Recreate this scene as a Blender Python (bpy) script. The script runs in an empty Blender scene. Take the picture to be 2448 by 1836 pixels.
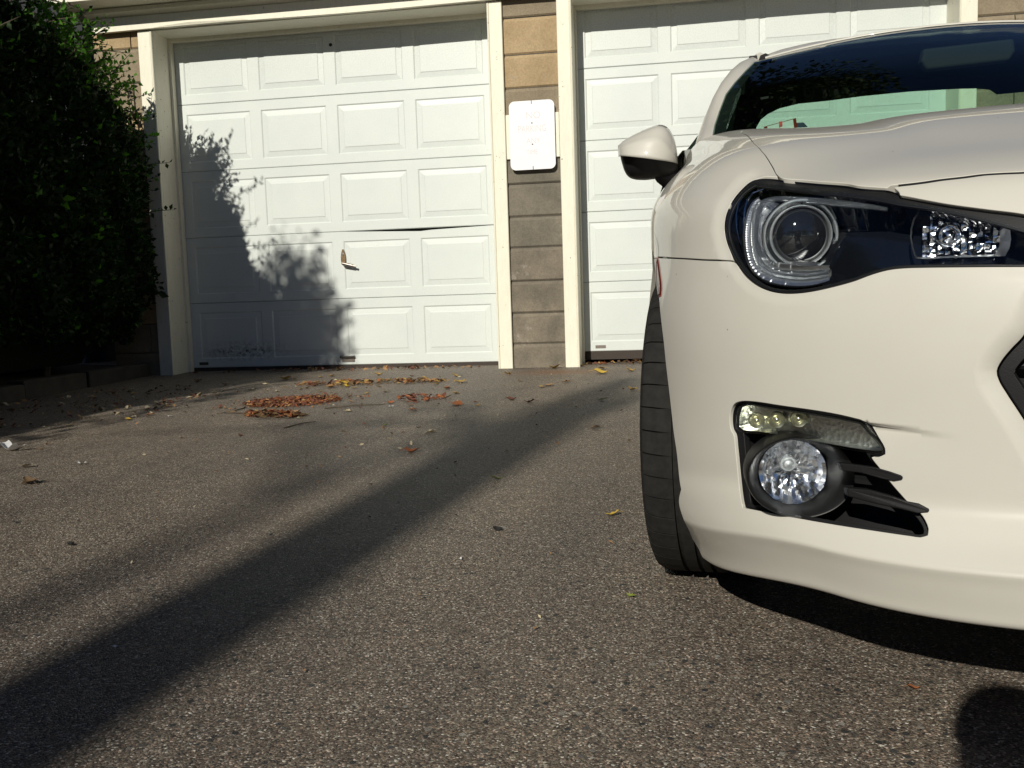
import bpy, math, random
import numpy as np
from mathutils import Vector, Matrix
from mathutils.geometry import delaunay_2d_cdt

random.seed(7); RNG = np.random.default_rng(7)
SC = bpy.context.scene
COL = SC.collection

# ------------------------------------------------------------------ camera, sky, sun, exposure
cam_d = bpy.data.cameras.new('camera'); cam = bpy.data.objects.new('camera', cam_d); COL.objects.link(cam)
cam_d.sensor_width = 36.0; cam_d.lens = 36.0 * 2221.0 / 2448.0
cam_d.clip_start = 0.05; cam_d.clip_end = 1500
yaw, pit, roll = math.radians(9.21), math.radians(5.36), math.radians(-1.86)
fwd = Vector((-math.sin(yaw) * math.cos(pit), math.cos(yaw) * math.cos(pit), -math.sin(pit)))
r0 = Vector((math.cos(yaw), math.sin(yaw), 0)); u0 = r0.cross(fwd)
rgt = math.cos(roll) * r0 + math.sin(roll) * u0; upv = -math.sin(roll) * r0 + math.cos(roll) * u0
CAMP = Vector((3.624, -6.786, 0.484))
cam.matrix_world = Matrix(((rgt.x, upv.x, -fwd.x, CAMP.x), (rgt.y, upv.y, -fwd.y, CAMP.y), (rgt.z, upv.z, -fwd.z, CAMP.z), (0, 0, 0, 1)))
SC.camera = cam

SUN_EL, SUN_AZ = math.radians(29.5), math.radians(11.5)     # the sun stands behind the camera, a little to its left
to_sun = Vector((-math.sin(SUN_AZ) * math.cos(SUN_EL), -math.cos(SUN_AZ) * math.cos(SUN_EL), math.sin(SUN_EL)))
world = bpy.data.worlds.new('World'); SC.world = world; world.use_nodes = True
wn = world.node_tree.nodes; wl = world.node_tree.links; wn.clear()
sky = wn.new('ShaderNodeTexSky'); sky.sky_type = 'NISHITA'; sky.sun_disc = False
sky.sun_elevation = SUN_EL; sky.sun_rotation = math.atan2(to_sun.x, to_sun.y)
sky.air_density = 0.6; sky.dust_density = 0.1; sky.ozone_density = 6.0
bg = wn.new('ShaderNodeBackground'); bg.inputs['Strength'].default_value = 0.05
wo = wn.new('ShaderNodeOutputWorld'); wl.new(sky.outputs[0], bg.inputs[0]); wl.new(bg.outputs[0], wo.inputs[0])
sun_d = bpy.data.lights.new('sun', 'SUN'); sun = bpy.data.objects.new('sun', sun_d); COL.objects.link(sun)
sun_d.energy = 5.0; sun_d.angle = math.radians(0.53); sun_d.color = (0.99, 0.945, 0.83)
sun.location = (0, -10, 20); sun.rotation_euler = to_sun.to_track_quat('Z', 'Y').to_euler()
SC.view_settings.view_transform = 'Standard'; SC.view_settings.look = 'None'
SC.view_settings.exposure = -0.22; SC.view_settings.gamma = 1.0; SC.view_settings.use_curve_mapping = False
SC.render.engine = 'CYCLES'; SC.cycles.max_bounces = 8; SC.cycles.transparent_max_bounces = 24

# ------------------------------------------------------------------ tags
def tag(o, label=None, cat=None, group=None, kind=None):
    if label: o['label'] = label
    if cat: o['category'] = cat
    if group: o['group'] = group
    if kind: o['kind'] = kind
    return o
def empty(name, loc=(0, 0, 0), parent=None, label=None, cat=None, group=None):
    o = bpy.data.objects.new(name, None); COL.objects.link(o); o.location = loc; o.empty_display_size = .1
    if parent: o.parent = parent
    return tag(o, label, cat, group)

# ------------------------------------------------------------------ materials
def nd(nt, typ, ins=None, **props):
    n = nt.nodes.new(typ)
    for k, v in props.items(): setattr(n, k, v)
    for k, v in (ins or {}).items():
        s = n.inputs[k]
        if isinstance(v, bpy.types.NodeSocket): nt.links.new(v, s)
        else: s.default_value = v
    return n
def new_mat(name):
    m = bpy.data.materials.new(name); m.use_nodes = True; nt = m.node_tree; nt.nodes.clear()
    out = nt.nodes.new('ShaderNodeOutputMaterial'); return m, nt, out
def c4(c): return (c[0], c[1], c[2], 1.0)
def ramp(nt, fac, stops, interp='LINEAR'):
    r = nt.nodes.new('ShaderNodeValToRGB'); r.color_ramp.interpolation = interp
    e = r.color_ramp.elements
    while len(e) > 1: e.remove(e[-1])
    e[0].position = stops[0][0]; e[0].color = c4(stops[0][1])
    for p, c in stops[1:]:
        k = e.new(p); k.color = c4(c)
    nt.links.new(fac, r.inputs[0]); return r.outputs[0]
def mixc(nt, fac, a, b, blend='MIX'):
    n = nt.nodes.new('ShaderNodeMix'); n.data_type = 'RGBA'; n.blend_type = blend
    for s, v in ((n.inputs[0], fac), (n.inputs[6], a), (n.inputs[7], b)):
        if isinstance(v, bpy.types.NodeSocket): nt.links.new(v, s)
        else: s.default_value = v if isinstance(v, float) else c4(v)
    return n.outputs[2]
def math_n(nt, op, a, b=0.0, c=0.0, clamp=False):
    n = nt.nodes.new('ShaderNodeMath'); n.operation = op; n.use_clamp = clamp
    for s, v in zip(n.inputs, (a, b, c)):
        if isinstance(v, bpy.types.NodeSocket): nt.links.new(v, s)
        else: s.default_value = v
    return n.outputs[0]
def coords(nt, kind='Object'):
    return nt.nodes.new('ShaderNodeTexCoord').outputs[kind]
def wpos(nt): return nt.nodes.new('ShaderNodeNewGeometry').outputs['Position']
def noise(nt, vec, scale, detail=4, rough=.6, out=0):
    return nd(nt, 'ShaderNodeTexNoise', {'Vector': vec, 'Scale': scale, 'Detail': detail, 'Roughness': rough}).outputs[out]
def bump(nt, h, strength=.3, dist=.01, normal=None):
    ins = {'Height': h, 'Strength': strength, 'Distance': dist}
    if normal is not None: ins['Normal'] = normal
    return nd(nt, 'ShaderNodeBump', ins).outputs[0]
def pbsdf(nt, out, **k):
    ins = {kk.replace('_', ' '): v for kk, v in k.items()}
    ins = {a: (c4(v) if isinstance(v, tuple) and len(v) == 3 and 'Color' in a else v) for a, v in ins.items()}
    p = nd(nt, 'ShaderNodeBsdfPrincipled', ins); nt.links.new(p.outputs[0], out.inputs[0]); return p
def simple(name, col, rough=.5, metal=0., var=.08, scale=30., bmp=0., bscale=200., coat=0., **k):
    m, nt, out = new_mat(name); v = coords(nt)
    n = noise(nt, v, scale)
    lo = tuple(c * (1 - var) for c in col); hi = tuple(min(1, c * (1 + var)) for c in col)
    base = ramp(nt, n, [(.3, lo), (.7, hi)])
    ins = dict(Base_Color=base, Roughness=rough, Metallic=metal, Coat_Weight=coat, Coat_Roughness=.04, **k)
    if bmp: ins['Normal'] = bump(nt, noise(nt, v, bscale, 3), bmp, .002)
    pbsdf(nt, out, **ins); return m

def mat_asphalt():
    m, nt, out = new_mat('asphalt'); P = wpos(nt)
    v1 = nd(nt, 'ShaderNodeTexVoronoi', {'Vector': P, 'Scale': 330.})
    v2 = nd(nt, 'ShaderNodeTexVoronoi', {'Vector': P, 'Scale': 78., 'Randomness': 1.})
    v3 = nd(nt, 'ShaderNodeTexVoronoi', {'Vector': P, 'Scale': 760.})
    s1 = nd(nt, 'ShaderNodeSeparateColor', {'Color': v1.outputs['Color']}); s2 = nd(nt, 'ShaderNodeSeparateColor', {'Color': v2.outputs['Color']})
    s3 = nd(nt, 'ShaderNodeSeparateColor', {'Color': v3.outputs['Color']})
    fine = ramp(nt, s1.outputs[0], [(0, (.028, .0255, .023)), (.18, (.068, .057, .048)), (.42, (.137, .113, .091)), (.58, (.126, .109, .094)), (.72, (.195, .160, .126)), (.86, (.265, .223, .181)), (.95, (.39, .345, .295)), (1, (.66, .625, .57))])
    hue = ramp(nt, s1.outputs[1], [(0, (1.12, .93, .84)), (.4, (1.0, 1.0, 1.0)), (.75, (.97, 1.0, .95)), (1, (.88, .98, 1.06))])
    fine = mixc(nt, 1.0, fine, hue, 'MULTIPLY')
    grit = ramp(nt, s3.outputs[0], [(0, (.62, .62, .62)), (.6, (1, 1, 1)), (1, (1.45, 1.42, 1.36))])
    fine = mixc(nt, .8, fine, grit, 'MULTIPLY')
    stone = ramp(nt, s2.outputs[1], [(0, (.022, .024, .026)), (.55, (.05, .05, .048)), (.8, (.13, .12, .105)), (1, (.30, .285, .26))])
    big = math_n(nt, 'MULTIPLY', math_n(nt, 'GREATER_THAN', s2.outputs[0], .91), math_n(nt, 'LESS_THAN', v2.outputs['Distance'], 0.0052 * 78))
    col = mixc(nt, big, fine, stone)
    pt = noise(nt, P, .9, 5, .6)
    col = mixc(nt, 1.0, col, ramp(nt, pt, [(.3, (.86, .86, .88)), (.7, (1.10, 1.07, 1.02))]), 'MULTIPLY')
    pt2 = noise(nt, P, 6, 3, .6)
    col = mixc(nt, 1.0, col, ramp(nt, pt2, [(.3, (.90, .90, .90)), (.7, (1.08, 1.08, 1.08))]), 'MULTIPLY')
    oil = nd(nt, 'ShaderNodeTexVoronoi', {'Vector': P, 'Scale': 1.7}); os_ = nd(nt, 'ShaderNodeSeparateColor', {'Color': oil.outputs['Color']})
    om = math_n(nt, 'MULTIPLY', math_n(nt, 'GREATER_THAN', os_.outputs[0], .55), math_n(nt, 'MULTIPLY', math_n(nt, 'SUBTRACT', math_n(nt, 'MULTIPLY_ADD', noise(nt, P, 19, 4), .10, .035), oil.outputs['Distance']), 30., clamp=True))
    col = mixc(nt, math_n(nt, 'MULTIPLY', om, .45), col, (.030, .028, .026))
    wear = nd(nt, 'ShaderNodeVectorMath', {0: P, 1: (2.2, .35, 1)}, operation='MULTIPLY').outputs[0]
    col = mixc(nt, 1.0, col, ramp(nt, noise(nt, wear, 1.6, 3, .5), [(.35, (.88, .88, .89)), (.65, (1.10, 1.09, 1.06))]), 'MULTIPLY')
    # rusty wash by the pillar foot and darker smooth tar near the garage
    g = nd(nt, 'ShaderNodeVectorMath', {0: P, 1: (2.95, -.62, -.013)}, operation='SUBTRACT')
    g2 = nd(nt, 'ShaderNodeVectorMath', {0: g.outputs[0], 1: (2.3, 4.5, 1)}, operation='MULTIPLY')
    ln = nd(nt, 'ShaderNodeVectorMath', {0: g2.outputs[0]}, operation='LENGTH').outputs['Value']
    rust = math_n(nt, 'MULTIPLY', math_n(nt, 'SUBTRACT', 1.0, ln, clamp=True), noise(nt, P, 14, 5, .7))
    col = mixc(nt, math_n(nt, 'MULTIPLY', rust, 1.3, clamp=True), col, (.20, .085, .03))
    h = math_n(nt, 'ADD', math_n(nt, 'MULTIPLY', v1.outputs['Distance'], -1.0), math_n(nt, 'MULTIPLY', v2.outputs['Distance'], -.5))
    nrm = bump(nt, h, .6, .002)
    nrm = bump(nt, noise(nt, P, 3, 4, .55), .25, .03, nrm)
    pbsdf(nt, out, Base_Color=col, Roughness=math_n(nt, 'MULTIPLY_ADD', s1.outputs[2], .35, .5), Normal=nrm, Specular_IOR_Level=.5)
    return m
def mat_white_steel():
    m, nt, out = new_mat('white_door_paint'); P = wpos(nt)
    grain = nd(nt, 'ShaderNodeVectorMath', {0: P, 1: (9, 60, 110)}, operation='MULTIPLY').outputs[0]
    n1 = noise(nt, P, 2.2, 5, .65); n2 = noise(nt, P, 160, 2, .5)
    col = ramp(nt, n1, [(.3, (.615, .655, .635)), (.65, (.665, .70, .67)), (.8, (.70, .725, .685))])
    col = mixc(nt, 1.0, col, ramp(nt, n2, [(.3, (.95, .95, .95)), (.7, (1.03, 1.03, 1.03))]), 'MULTIPLY')
    sp = nd(nt, 'ShaderNodeSeparateXYZ', {0: P})
    # grime: splash dirt near the ground and soot under the top edge, both broken up
    z = sp.outputs[2]
    low = math_n(nt, 'MULTIPLY', math_n(nt, 'SUBTRACT', 1.0, math_n(nt, 'MULTIPLY', math_n(nt, 'ABSOLUTE', math_n(nt, 'SUBTRACT', z, .13)), 11.), clamp=True), ramp(nt, noise(nt, P, 26, 6, .75), [(.46, (0, 0, 0)), (.62, (1, 1, 1))]))
    lx = math_n(nt, 'SUBTRACT', 1.0, math_n(nt, 'MULTIPLY', math_n(nt, 'ABSOLUTE', math_n(nt, 'SUBTRACT', sp.outputs[0], .42)), 2.4), clamp=True)
    col = mixc(nt, math_n(nt, 'MULTIPLY', math_n(nt, 'MULTIPLY', low, lx), 1.4, clamp=True), col, (.05, .07, .045))
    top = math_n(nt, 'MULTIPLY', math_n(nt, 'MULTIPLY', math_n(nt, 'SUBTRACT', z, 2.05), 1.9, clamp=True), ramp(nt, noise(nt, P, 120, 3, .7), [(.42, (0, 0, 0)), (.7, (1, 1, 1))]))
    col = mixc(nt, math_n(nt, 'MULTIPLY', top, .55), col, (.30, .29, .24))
    nrm = bump(nt, noise(nt, grain, 3.2, 4, .6), .10, .002); nrm = bump(nt, noise(nt, P, 2.0, 2, .5), .05, .03, nrm)
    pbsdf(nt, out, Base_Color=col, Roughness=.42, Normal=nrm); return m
def mat_trim():
    m, nt, out = new_mat('cream_wood_paint'); P = wpos(nt)
    st = nd(nt, 'ShaderNodeVectorMath', {0: P, 1: (30, 30, 7)}, operation='MULTIPLY').outputs[0]
    n1 = noise(nt, st, 1.5, 5, .7)
    col = ramp(nt, n1, [(.3, (.76, .73, .60)), (.7, (.84, .81, .68))])
    chip = noise(nt, st, 3.1, 6, .72)
    sp = nd(nt, 'ShaderNodeSeparateXYZ', {0: P}); z = sp.outputs[2]
    zz = math_n(nt, 'MULTIPLY_ADD', math_n(nt, 'MULTIPLY', z, .4, clamp=True), .085, .655)
    mask = math_n(nt, 'MULTIPLY', math_n(nt, 'SUBTRACT', chip, zz), 60., clamp=True)
    mask2 = math_n(nt, 'MULTIPLY', math_n(nt, 'SUBTRACT', noise(nt, P, 42, 4, .6), .68), 40., clamp=True)
    mask = math_n(nt, 'MAXIMUM', mask, mask2)
    col = mixc(nt, mask, col, ramp(nt, noise(nt, P, 70, 3), [(.3, (.17, .14, .11)), (.7, (.34, .29, .23))]))
    nrm = bump(nt, math_n(nt, 'SUBTRACT', n1, mask), .25, .003)
    pbsdf(nt, out, Base_Color=col, Roughness=.55, Normal=nrm); return m
def mat_block(name, a, b, patch):
    m, nt, out = new_mat(name); P = wpos(nt)
    n1 = noise(nt, P, 5, 6, .65); n2 = noise(nt, P, 90, 3, .6)
    col = ramp(nt, n1, [(.32, a), (.66, b)])
    col = mixc(nt, math_n(nt, 'MULTIPLY', math_n(nt, 'SUBTRACT', noise(nt, P, 7.3, 6, .7), .60), 9., clamp=True), col, patch)
    col = mixc(nt, 1.0, col, ramp(nt, n2, [(.25, (.80, .80, .80)), (.75, (1.16, 1.16, 1.16))]), 'MULTIPLY')
    nrm = bump(nt, n2, .35, .004); nrm = bump(nt, n1, .2, .01, nrm)
    pbsdf(nt, out, Base_Color=col, Roughness=.9, Normal=nrm); return m
def mat_leaf(name, a, b, trans=.25, rough=.62):
    m, nt, out = new_mat(name); v = coords(nt)
    oi = nt.nodes.new('ShaderNodeObjectInfo')
    n = noise(nt, wpos(nt), 23, 2)
    col = ramp(nt, n, [(.3, a), (.7, b)])
    p = nd(nt, 'ShaderNodeBsdfPrincipled', {'Base Color': col, 'Roughness': rough, 'Specular IOR Level': .22})
    t = nd(nt, 'ShaderNodeBsdfTranslucent', {'Color': mixc(nt, 1.0, col, (1.3, 1.5, .5), 'MULTIPLY')})
    mx = nd(nt, 'ShaderNodeMixShader', {0: trans, 1: p.outputs[0], 2: t.outputs[0]}); nt.links.new(mx.outputs[0], out.inputs[0]); return m
def mat_paint():
    m, nt, out = new_mat('pearl_white_paint'); v = coords(nt)
    col = ramp(nt, noise(nt, v, 3, 2), [(.3, (.562, .545, .492)), (.7, (.584, .567, .512))])
    # road film: faint, heavier low down
    n = noise(nt, v, 7, 5, .6); col = mixc(nt, 1.0, col, ramp(nt, n, [(.3, (.985, .98, .975)), (.7, (1.01, 1.01, 1.01))]), 'MULTIPLY')
    dz = nd(nt, 'ShaderNodeTexVoronoi', {'Vector': v, 'Scale': 27.}); ds = nd(nt, 'ShaderNodeSeparateColor', {'Color': dz.outputs['Color']})
    spot = math_n(nt, 'MULTIPLY', math_n(nt, 'GREATER_THAN', ds.outputs[0], .86), math_n(nt, 'LESS_THAN', dz.outputs['Distance'], .045))
    col = mixc(nt, math_n(nt, 'MULTIPLY', spot, .75), col, (.10, .085, .06))
    pbsdf(nt, out, Base_Color=col, Roughness=.45, Metallic=0., Specular_IOR_Level=.3, Coat_Weight=.75, Coat_Roughness=.03, Coat_IOR=1.45,
          Normal=bump(nt, noise(nt, v, 30, 2), .006, .002)); return m
def mat_glass(name, tint, ior=1.5, refl=1.0, rough=0.0):
    m, nt, out = new_mat(name)
    bf = nt.nodes.new('ShaderNodeNewGeometry').outputs['Backfacing']      # same reflectance from either side of the sheet
    f = nd(nt, 'ShaderNodeFresnel', {'IOR': math_n(nt, 'MULTIPLY_ADD', bf, 1.0 / ior - ior, ior)}).outputs[0]
    t = nd(nt, 'ShaderNodeBsdfTransparent', {'Color': c4(tint)}); g = nd(nt, 'ShaderNodeBsdfGlossy', {'Color': (1, 1, 1, 1), 'Roughness': rough})
    mx = nd(nt, 'ShaderNodeMixShader', {0: math_n(nt, 'MULTIPLY', f, refl, clamp=True), 1: t.outputs[0], 2: g.outputs[0]})
    nt.links.new(mx.outputs[0], out.inputs[0]); return m
def mat_facet(name, scale, strength, col=(.86, .87, .9), rough=.08):
    m, nt, out = new_mat(name); v = coords(nt)
    vo = nd(nt, 'ShaderNodeTexVoronoi', {'Vector': v, 'Scale': scale, 'Smoothness': .3}, feature='SMOOTH_F1')
    pbsdf(nt, out, Base_Color=col, Metallic=1., Roughness=rough, Normal=bump(nt, vo.outputs['Distance'], strength, .006)); return m
def mat_ribbed():
    m, nt, out = new_mat('ribbed_light_guide'); v = nt.nodes.new('ShaderNodeUVMap').outputs[0]
    w = nd(nt, 'ShaderNodeTexWave', {'Vector': v, 'Scale': 42., 'Distortion': 0., 'Detail': 0.}, bands_direction='X')
    pbsdf(nt, out, Base_Color=(.45, .48, .52), Metallic=.8, Roughness=.2, Normal=bump(nt, w.outputs[1], .8, .003), Coat_Weight=1.); return m
def mat_tyre():
    m, nt, out = new_mat('tyre_rubber'); v = coords(nt)
    n = noise(nt, v, 60, 4); col = ramp(nt, n, [(.3, (.012, .0115, .011)), (.7, (.022, .021, .019))])
    pbsdf(nt, out, Base_Color=col, Roughness=.85, Specular_IOR_Level=.2, Normal=bump(nt, noise(nt, v, 350, 2), .25, .001)); return m

M = dict(
 asphalt=mat_asphalt(), door=mat_white_steel(), trim=mat_trim(),
 blk_tan=mat_block('tan_block', (.34, .245, .135), (.44, .325, .19), (.36, .29, .20)),
 blk_mid=mat_block('brown_block', (.21, .17, .115), (.29, .235, .16), (.31, .26, .19)),
 blk_grey=mat_block('grey_block', (.12, .108, .085), (.20, .175, .135), (.24, .21, .17)),
 blk_patch=mat_block('patched_block', (.13, .112, .087), (.235, .20, .15), (.33, .29, .245)),
 mortar=mat_block('mortar', (.07, .062, .05), (.11, .095, .075), (.12, .1, .08)),
 rubber=simple('black_rubber', (.018, .018, .019), .6), brown_seal=simple('brown_door_seal', (.045, .034, .028), .8),
 sign=simple('white_sign_sheet', (.84, .84, .86), .35, var=.02), ghost=simple('faded_lettering', (.69, .65, .67), .4, var=.02, scale=60),
 bronze=simple('worn_brass', (.20, .135, .075), .42, .7, .25, 60), nickel=simple('nickel', (.30, .26, .23), .35, .85, .15, 60),
 dark_metal=simple('dark_metal', (.07, .065, .06), .4, .6), hole=simple('dark_hole', (.01, .01, .01), .9), rusty=simple('rusty_bolt', (.09, .035, .02), .7, .3),
 roof=simple('roof_felt', (.05, .048, .046), .9), soil=simple('bed_soil', (.045, .032, .022), .95, var=.4, scale=25, bmp=.6, bscale=60), kerb=simple('kerb_stone', (.035, .031, .026), .9, var=.3, scale=12, bmp=.5, bscale=50),
 hedge=mat_leaf('hedge_leaf', (.008, .022, .006), (.020, .046, .010), .18), hedge2=mat_leaf('hedge_leaf_sunlit', (.06, .17, .018), (.10, .24, .03), .4),  # second hedge leaf colour is brightened to stand for sun on the shoots
 dark_leaf=mat_leaf('dark_leaf', (.015, .032, .010), (.035, .062, .016), .15), bark=simple('bark', (.09, .07, .05), .9, var=.4, scale=18, bmp=.8, bscale=30),
 paint=mat_paint(), black=simple('black_plastic', (.010, .010, .011), .5, bmp=.15, bscale=500, Specular_IOR_Level=.35), gloss=simple('gloss_black', (.006, .007, .010), .08, coat=1.), seam=simple('seam_black', (.006, .006, .006), .7),
 glass=mat_glass('green_tint_glass', (.65, .83, .74), 1.52, .85), sideglass=mat_glass('side_glass', (.10, .13, .12), 1.5), lens=mat_glass('clear_lamp_lens', (.93, .95, .96), 1.45, .9), 
 chrome=simple('chrome', (.86, .88, .92), .13, 1., .02), lampchrome=simple('fluted_lamp_chrome', (.96, .97, .99), .33, 1., .02, 30), bowlchrome=simple('mirror_lamp_chrome', (.95, .96, .99), .10, 1., .02, 30, .6, 130), satin=simple('satin_ring', (.80, .83, .85), .42, .9, .05), facet=mat_facet('faceted_reflector', 120, .30, rough=.12), facet2=mat_facet('fluted_reflector', 150, .14, (.80, .81, .75), .30),
 ribbed=mat_ribbed(), tyre=mat_tyre(), alloy=simple('alloy_rim', (.20, .20, .21), .3, .9), marker=mat_glass('smoked_marker_lens', (.55, .28, .22), 1.45), red=simple('red_plastic', (.22, .025, .012), .35),
 led=simple('yellow_led', (.55, .54, .40), .28, .9), interior=simple('dark_cabin_trim', (.012, .012, .013), .8), cloth=simple('seat_cloth', (.02, .02, .022), .9), paper=simple('sticker_white', (.75, .75, .72), .5), navy=simple('navy_plastic', (.012, .02, .055), .4),
 projlens=simple('dark_projector_lens', (.012, .013, .016), .03, coat=1.), bezel=simple('grey_black_bezel', (.007, .007, .0075), .42, Specular_IOR_Level=.35),
 bowl=simple('polished_bowl', (.92, .93, .96), .16, 1., .02, 30, .22, 120),
 lf_Y=simple('yellow_leaf', (.50, .34, .05), .6, var=.25, scale=40), lf_y=simple('ochre_leaf', (.34, .22, .06), .7, var=.3, scale=40), lf_o=simple('tan_brown_leaf', (.30, .17, .07), .75, var=.35, scale=40), lf_O=simple('orange_brown_leaf', (.29, .095, .03), .75, var=.35, scale=40),
 lf_r=simple('red_brown_leaf', (.13, .045, .025), .8, var=.3, scale=40), lf_c=simple('cream_leaf', (.50, .42, .27), .7, var=.2, scale=40), lf_t=simple('pale_tan_leaf', (.33, .28, .19), .7, var=.25, scale=40), lf_g=simple('green_leaf', (.20, .24, .04), .6, var=.2, scale=40),
 lf_b=simple('brown_leaf', (.11, .065, .028), .8, var=.3, scale=40), lf_w=simple('paper_scrap', (.70, .70, .70), .7, var=.1, scale=30), lf_k=simple('dark_chip', (.02, .02, .02), .8),
 skin=simple('skin', (.42, .27, .2), .5), jacket=simple('jacket_cloth', (.03, .035, .05), .85, bmp=.3, bscale=300), jeans=simple('jeans_cloth', (.04, .055, .09), .85, bmp=.3, bscale=300), hair=simple('hair', (.03, .02, .015), .6), siding=simple('shaded_siding', (.018, .02, .024), .8), pipe=simple('blue_grey_pipe', (.035, .045, .06), .5),  # siding tone carries the shade behind the hedge
)

# ------------------------------------------------------------------ mesh helpers
class MB:
    """collects shapes and links them as ONE mesh object"""
    def __init__(s): s.v = []; s.f = []; s.m = []
    def add(s, vs, fs, mi=0):
        b = len(s.v); s.v += [tuple(map(float, p)) for p in vs]; s.f += [tuple(b + i for i in f) for f in fs]; s.m += [mi] * len(fs); return s
    def box(s, x0, y0, z0, x1, y1, z1, mi=0):
        return s.add([(x0, y0, z0), (x1, y0, z0), (x1, y1, z0), (x0, y1, z0), (x0, y0, z1), (x1, y0, z1), (x1, y1, z1), (x0, y1, z1)],
                     [(0, 3, 2, 1), (4, 5, 6, 7), (0, 1, 5, 4), (1, 2, 6, 5), (2, 3, 7, 6), (3, 0, 4, 7)], mi)
    def cbox(s, x0, y0, z0, x1, y1, z1, c=.004, mi=0):
        """box whose front (-y) face is chamfered"""
        a = [(x0, y0 + c, z0), (x1, y0 + c, z0), (x1, y0 + c, z1), (x0, y0 + c, z1)]
        b = [(x0 + c, y0, z0 + c), (x1 - c, y0, z0 + c), (x1 - c, y0, z1 - c), (x0 + c, y0, z1 - c)]
        d = [(x0, y1, z0), (x1, y1, z0), (x1, y1, z1), (x0, y1, z1)]
        f = [(4, 5, 6, 7), (8, 11, 10, 9)]
        for i in range(4):
            j = (i + 1) % 4; f += [(i, j, 4 + j, 4 + i), (8 + i, 8 + j, j, i)]
        return s.add(a + b + d, f, mi)
    def tube(s, pts, rad, n=8, mi=0, cap=True):
        pts = [Vector(p) for p in pts]; rr = rad if isinstance(rad, (list, tuple)) else [rad] * len(pts); vs = []; fs = []
        for i, p in enumerate(pts):
            d = (pts[min(i + 1, len(pts) - 1)] - pts[max(i - 1, 0)]).normalized()
            a = d.cross(Vector((0, 0, 1)) if abs(d.z) < .9 else Vector((1, 0, 0))).normalized(); b = d.cross(a)
            for k in range(n):
                t = 2 * math.pi * k / n; vs.append(p + (a * math.cos(t) + b * math.sin(t)) * rr[i])
        for i in range(len(pts) - 1):
            for k in range(n):
                fs.append((i * n + k, i * n + (k + 1) % n, (i + 1) * n + (k + 1) % n, (i + 1) * n + k))
        if cap: fs += [tuple(range(n))[::-1], tuple(range((len(pts) - 1) * n, len(pts) * n))]
        return s.add(vs, fs, mi)
    def lathe(s, prof, c, axis=(0, -1, 0), n=48, mi=0, up=(0, 0, 1), sx=1., closed=False):
        """prof = [(radius, height along axis)]"""
        ax = Vector(axis).normalized(); a = ax.cross(Vector(up)).normalized(); b = a.cross(ax); c = Vector(c); vs = []; fs = []
        for r, h in prof:
            for k in range(n):
                t = 2 * math.pi * k / n; vs.append(c + ax * h + a * (math.cos(t) * r * sx) + b * (math.sin(t) * r))
        for i in range(len(prof) - 1):
            for k in range(n): fs.append((i * n + k, (i + 1) * n + k, (i + 1) * n + (k + 1) % n, i * n + (k + 1) % n))
        return s.add(vs, fs, mi)
    def prism(s, poly, off, mi=0):
        """polygon of 3-D points extruded by the vector off"""
        n = len(poly); q = [tuple(Vector(p) + Vector(off)) for p in poly]
        return s.add(list(poly) + q, [tuple(range(n)), tuple(range(n, 2 * n))[::-1]] + [(i, n + i, n + (i + 1) % n, (i + 1) % n) for i in range(n)], mi)
    def build(s, name, mats, parent=None, smooth=False, angle=35, loc=None):
        me = bpy.data.meshes.new(name); me.from_pydata(s.v, [], s.f)
        for m in (mats if isinstance(mats, (list, tuple)) else [mats]): me.materials.append(M[m] if isinstance(m, str) else m)
        if len(set(s.m)) > 1: me.polygons.foreach_set('material_index', s.m)
        if smooth:
            me.polygons.foreach_set('use_smooth', [True] * len(me.polygons)); me.update()
            try: me.set_sharp_from_angle(angle=math.radians(angle))
            except Exception: pass
        o = bpy.data.objects.new(name, me); COL.objects.link(o)
        if parent: o.parent = parent
        if loc: o.location = loc
        return o
def inst(o, name, loc, parent=None, mats=None):
    c = o.copy(); c.name = name; COL.objects.link(c); c.location = loc
    if parent: c.parent = parent
    return c
def bev(o, w=.003, seg=2):
    b = o.modifiers.new('bevel', 'BEVEL'); b.width = w; b.segments = seg; b.limit_method = 'ANGLE'; b.angle_limit = math.radians(40); return o
def leafy(name, C, D, size, mats, parent, fold=.25, rows=1, mi=None):
    """a mesh of folded leaf blades: C centres, D stalk directions, size lengths (arrays)"""
    n = len(C); R = RNG.normal(size=(n, 3)); D = D / (np.linalg.norm(D, axis=1, keepdims=True) + 1e-9)
    S = np.cross(D, R); S /= np.linalg.norm(S, axis=1, keepdims=True) + 1e-9; N = np.cross(D, S); L = size[:, None]
    w = .30
    v = np.stack([C, C + D * L * .45 + S * L * w + N * L * fold * .3, C + D * L - N * L * .1, C + D * L * .45 - S * L * w + N * L * fold * .3], 1).reshape(-1, 3)
    me = bpy.data.meshes.new(name); me.vertices.add(4 * n); me.vertices.foreach_set('co', v.astype(np.float32).ravel())
    idx = np.arange(n)[:, None] * 4; tri = np.concatenate([idx + [[0, 1, 2]], idx + [[0, 2, 3]]], 1).reshape(-1)
    me.loops.add(6 * n); me.loops.foreach_set('vertex_index', tri.astype(np.int32)); me.polygons.add(2 * n)
    me.polygons.foreach_set('loop_start', np.arange(0, 6 * n, 3, dtype=np.int32))
    for m in mats: me.materials.append(M[m])
    if mi is not None: me.polygons.foreach_set('material_index', np.repeat(mi, 2).astype(np.int32))
    me.update(calc_edges=True); me.validate()
    o = bpy.data.objects.new(name, me); COL.objects.link(o)
    if parent: o.parent = parent
    return o
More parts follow.
